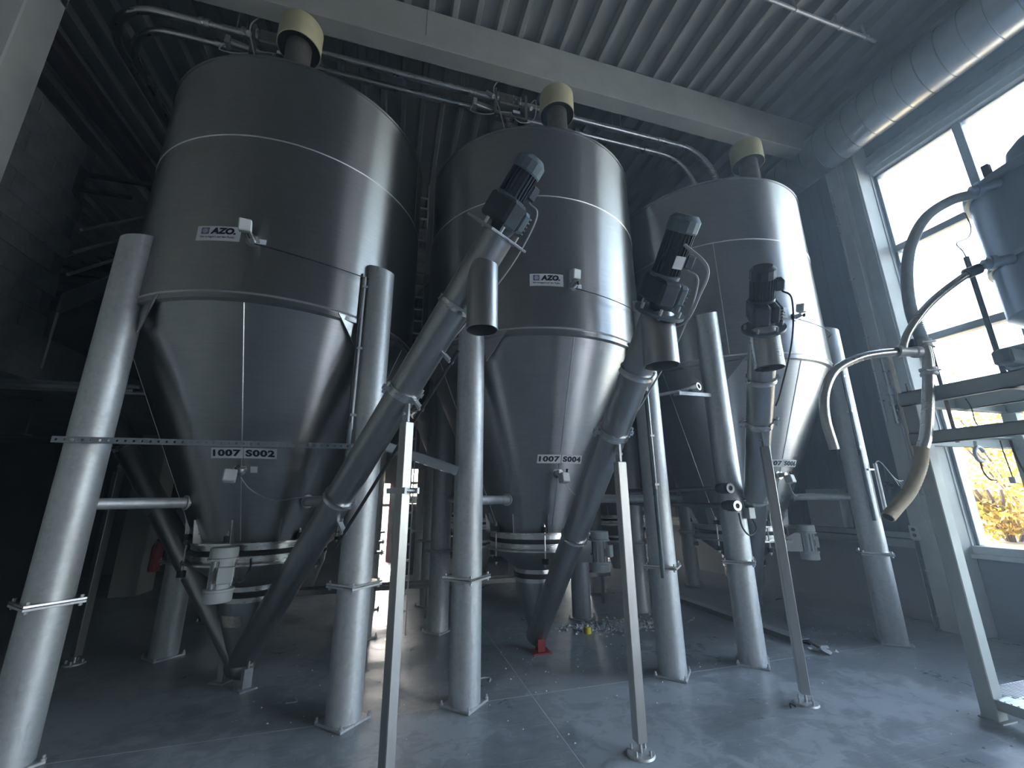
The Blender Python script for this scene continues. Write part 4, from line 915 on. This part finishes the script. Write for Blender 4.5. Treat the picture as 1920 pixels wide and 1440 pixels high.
part('pipe', MB().tube(catmull([(4.66, 1.90, 3.44), (4.50, 2.00, 3.33), (4.25, 2.10, 3.13), (4.08, 2.18, 2.92), (4.03, 2.22, 2.80), (4.03, 2.24, 2.74)]), .030, 14), 'bright_steel', h2)
part('coupling', MB().lathe([(.03, -.05), (.045, -.05), (.045, .05), (.03, .05)], (4.60, 1.94, 3.40), 14, (.7, -.45, .3)), 'dark_plastic', h2)
h3 = root('open_bend_pipe', 'steel pipe bend sweeping down from the junction and ending open in the air', 'pipe', (0, 0, 0))
part('pipe', MB().tube(catmull([(4.19, 2.20, 2.735), (4.02, 2.24, 2.735), (3.80, 2.30, 2.715), (3.62, 2.34, 2.67), (3.40, 2.37, 2.56), (3.26, 2.38, 2.38), (3.22, 2.39, 2.17), (3.26, 2.40, 1.93)], 10), .033, 18), 'bright_steel', h3)
part('pipe_bore_shade', MB().cyl((3.2605, 2.40, 1.931), (3.262, 2.40, 1.926), .027, n=14), 'black_rubber_and_shade', h3)  # black disc painting the shade in the open pipe end
part('manifold', MB().lathe([(.033, -.10), (.05, -.10), (.05, -.06), (.04, -.05), (.04, .05), (.05, .06), (.05, .10), (.033, .10)], (4.06, 2.23, 2.735), 16, (1, -.2, 0)), 'galvanised', h3)
part('valve_knob', MB().cbox(4.09, 4.14, 2.19, 2.24, 2.78, 2.84, .006), 'dark_plastic', h3, smooth=False)
# cables and shackle hanging from the platform
def hang(lab, pts, r, mat, end=None):
    o = root('hanging_cable', lab, 'cable', pts[0], 0, 'cables hanging from the platform'); b = Vector(pts[0])
    part('cable', MB().tube([Vector(p)-b for p in catmull(pts)], r, 6), mat, o)
    if end: part('plug', MB().cbox(-.022, .022, -.018, .018, -.05, .0, .005, T(*(Vector(pts[-1])-b))), 'galvanised', o, smooth=False)
hang('thin cable with a metal plug hanging below the platform', [(4.62, 2.10, 2.0), (4.62, 2.10, 1.9), (4.63, 2.10, 1.80), (4.635, 2.10, 1.72)], .004, 'cable_dark', True)
hang('longest dark cable hanging down in front of the yellow bush', [(4.66, 2.06, 2.0), (4.68, 2.06, 1.84), (4.74, 2.05, 1.64), (4.77, 2.05, 1.46), (4.77, 2.05, 1.36)], .008, 'dark_red')
hang('dark cable hanging straight down below the platform beside the longest one', [(4.90, 1.98, 2.0), (4.93, 1.98, 1.80), (5.0, 1.98, 1.5)], .007, 'dark_red')
hang('cable sagging between the upper and lower platform beams', [(4.56, 2.20, 2.36), (4.60, 2.20, 2.28), (4.60, 2.20, 2.16), (4.68, 2.20, 2.10)], .004, 'cable_dark')
sh = root('shackle', 'steel shackle hook hanging under the lower platform beam', 'shackle', (4.45, 2.16, 1.985))
part('bow', MB().tube([(.055*math.cos(t), 0, -.09+.055*math.sin(t)) for t in [-.3*PI+k*1.6*PI/16*-1 for k in range(17)]], .014, 8), 'galvanised', sh)
part('pin', MB().cyl((-.02, 0, -.03), (-.01, 0, .01), .012, n=8), 'galvanised', sh)
part('wire_tail', MB().tube(catmull([(-.02, 0, -.14), (-.02, 0, -.22), (.03, 0, -.28), (.11, 0, -.29)]), .006, 5), 'brown_rust', sh)
# conduits and fittings on the wall column
def wpipe(lab, y, z0, z1, r, mat, x=6.48, bits=()):
    o = root('wall_conduit', lab, 'conduit', (x, y, z0), 0, 'conduits on the wall column')
    part('conduit_tube', MB().cyl((0, 0, 0), (0, 0, z1-z0), r, n=10), mat, o)
    n = max(2, int((z1-z0)/.9))
    for k in range(n): part('clip', MB().box(-.01, .035, -r-.012, r+.012, (z1-z0)*(k+.3)/n, (z1-z0)*(k+.3)/n+.02), 'galvanised', o, smooth=False)
    for z in bits: part('fitting', MB().cyl((0, 0, z), (0, 0, z+.06), r*1.6, n=10), 'galvanised', o)
wpipe('long thin conduit running up the far edge of the wall column', 4.00, 2.55, 6.3, .014, 'bright_steel', 6.49)
wpipe('thicker pipe with fittings at mid height of the wall column', 3.86, 2.5, 3.6, .026, 'bright_steel', 6.47, (.25, .4, .9))
wpipe('beige-ended pipe with fitting beside the steel tower post', 3.76, 1.58, 3.4, .030, 'hose_beige', 6.455, (.02, .3, .38))
wpipe('rusty gas pipe with a tap low on the wall column', 3.66, 1.0, 3.0, .012, 'brown_rust', 6.47, (.05, .14, .22))
wpipe('black riser cable duct low on the wall column', 3.98, 0.0, 1.02, .022, 'dark_plastic', 6.475)
ws = root('wall_socket', 'small white double socket on the wall column', 'socket', (6.51, 3.99, 1.12))
part('socket_plate', MB().cbox(-.03, 0, -.05, .05, -.085, .085, .005), 'white_plastic', ws, smooth=False)
for z in (-.035, .035): part('socket_hole', MB().cyl((-.032, 0, z), (-.029, 0, z), .022, n=14), 'dark_plastic', ws)
tv = root('wall_tap', 'rusty tap sticking out of the grey wall behind the hose', 'tap', (6.87, 4.35, 1.70))
part('tap_body', MB().cyl((0, 0, 0), (-.12, 0, 0), .03, n=10).cyl((-.10, 0, .02), (-.10, 0, -.07), .025, n=10), 'brown_rust', tv)
part('tap_handle', MB().box(-.14, -.06, -.01, .01, .05, .06).cyl((-.1, 0, .02), (-.1, 0, .055), .008, n=6), 'dark_plastic', tv, smooth=False)
# wire tuft at the right front leg of the right silo
wt = root('wire_bundle', 'loose bundle of pale wires sprouting from a tube on the last leg', 'wires', (5.60, 3.68, 1.95))
part('conduit_tube', MB().cyl((0, 0, -.62), (0, 0, 0), .02, n=8), 'galvanised', wt)
for k in range(4): part('wire', MB().tube(catmull([(0, 0, 0), (.06, -.02, .02), (.16+.02*k, -.04, -.12-.02*k), (.24+.03*k, -.05, -.26+.02*k)]), .004, 5), 'cable_white', wt)
part('bracket', MB().box(-.12, .0, .0, .03, -.08, -.06), 'galvanised', wt, smooth=False)
# machine and low white rail in front of the far door
mc = root('dark_machine', 'dark machine cabinet standing before the bright far doorway', 'machine', (.75, 10.2, 0))
part('cabinet', MB().cbox(-.40, .35, -.4, .4, .1, 1.45, .03), 'dark_plastic', mc, smooth=False)
part('plinth', MB().box(-.35, .3, -.35, .35, 0, .1), 'dark_plastic', mc, smooth=False)
part('panel', MB().cbox(-.2, .15, -.42, -.4, .9, 1.3, .01), 'cladding', mc, smooth=False)
rb = root('red_frame', 'dark red steel frame upright near the bright far doorway', 'frame', (-.22, 9.4, 0))
for x in (-.04, .10): part('upright', MB().box(x-.035, x+.035, -.04, .04, 0, 2.1), 'red_paint', rb, smooth=False)
for z in (1.0, 1.45): part('crossbar', MB().box(-.04, .12, -.03, .03, z, z+.06), 'red_paint', rb, smooth=False)
# ================================================================== haze volume added to imitate lens glare
HAZE_DENSITY = .017
def haze():
    m = bpy.data.materials.new('glare_haze'); m.use_nodes = True; MATS['glare_haze'] = m
    nt = m.node_tree; nt.nodes.clear(); out = nt.nodes.new('ShaderNodeOutputMaterial'); v = nt.nodes.new('ShaderNodeVolumeScatter')
    v.inputs['Color'].default_value = (.72, .86, 1, 1); v.inputs['Density'].default_value = HAZE_DENSITY; v.inputs['Anisotropy'].default_value = .35
    nt.links.new(v.outputs[0], out.inputs['Volume'])
    o = solo('glare_haze', MB().box(-5.3, 6.795, -7.9, 11.9, .01, 7.4), 'glare_haze', 'thin bluish haze added through the hall to imitate lens glare from the window', 'haze', smooth=False)
    o['kind'] = 'stuff'; o.display_type = 'WIRE'
haze()
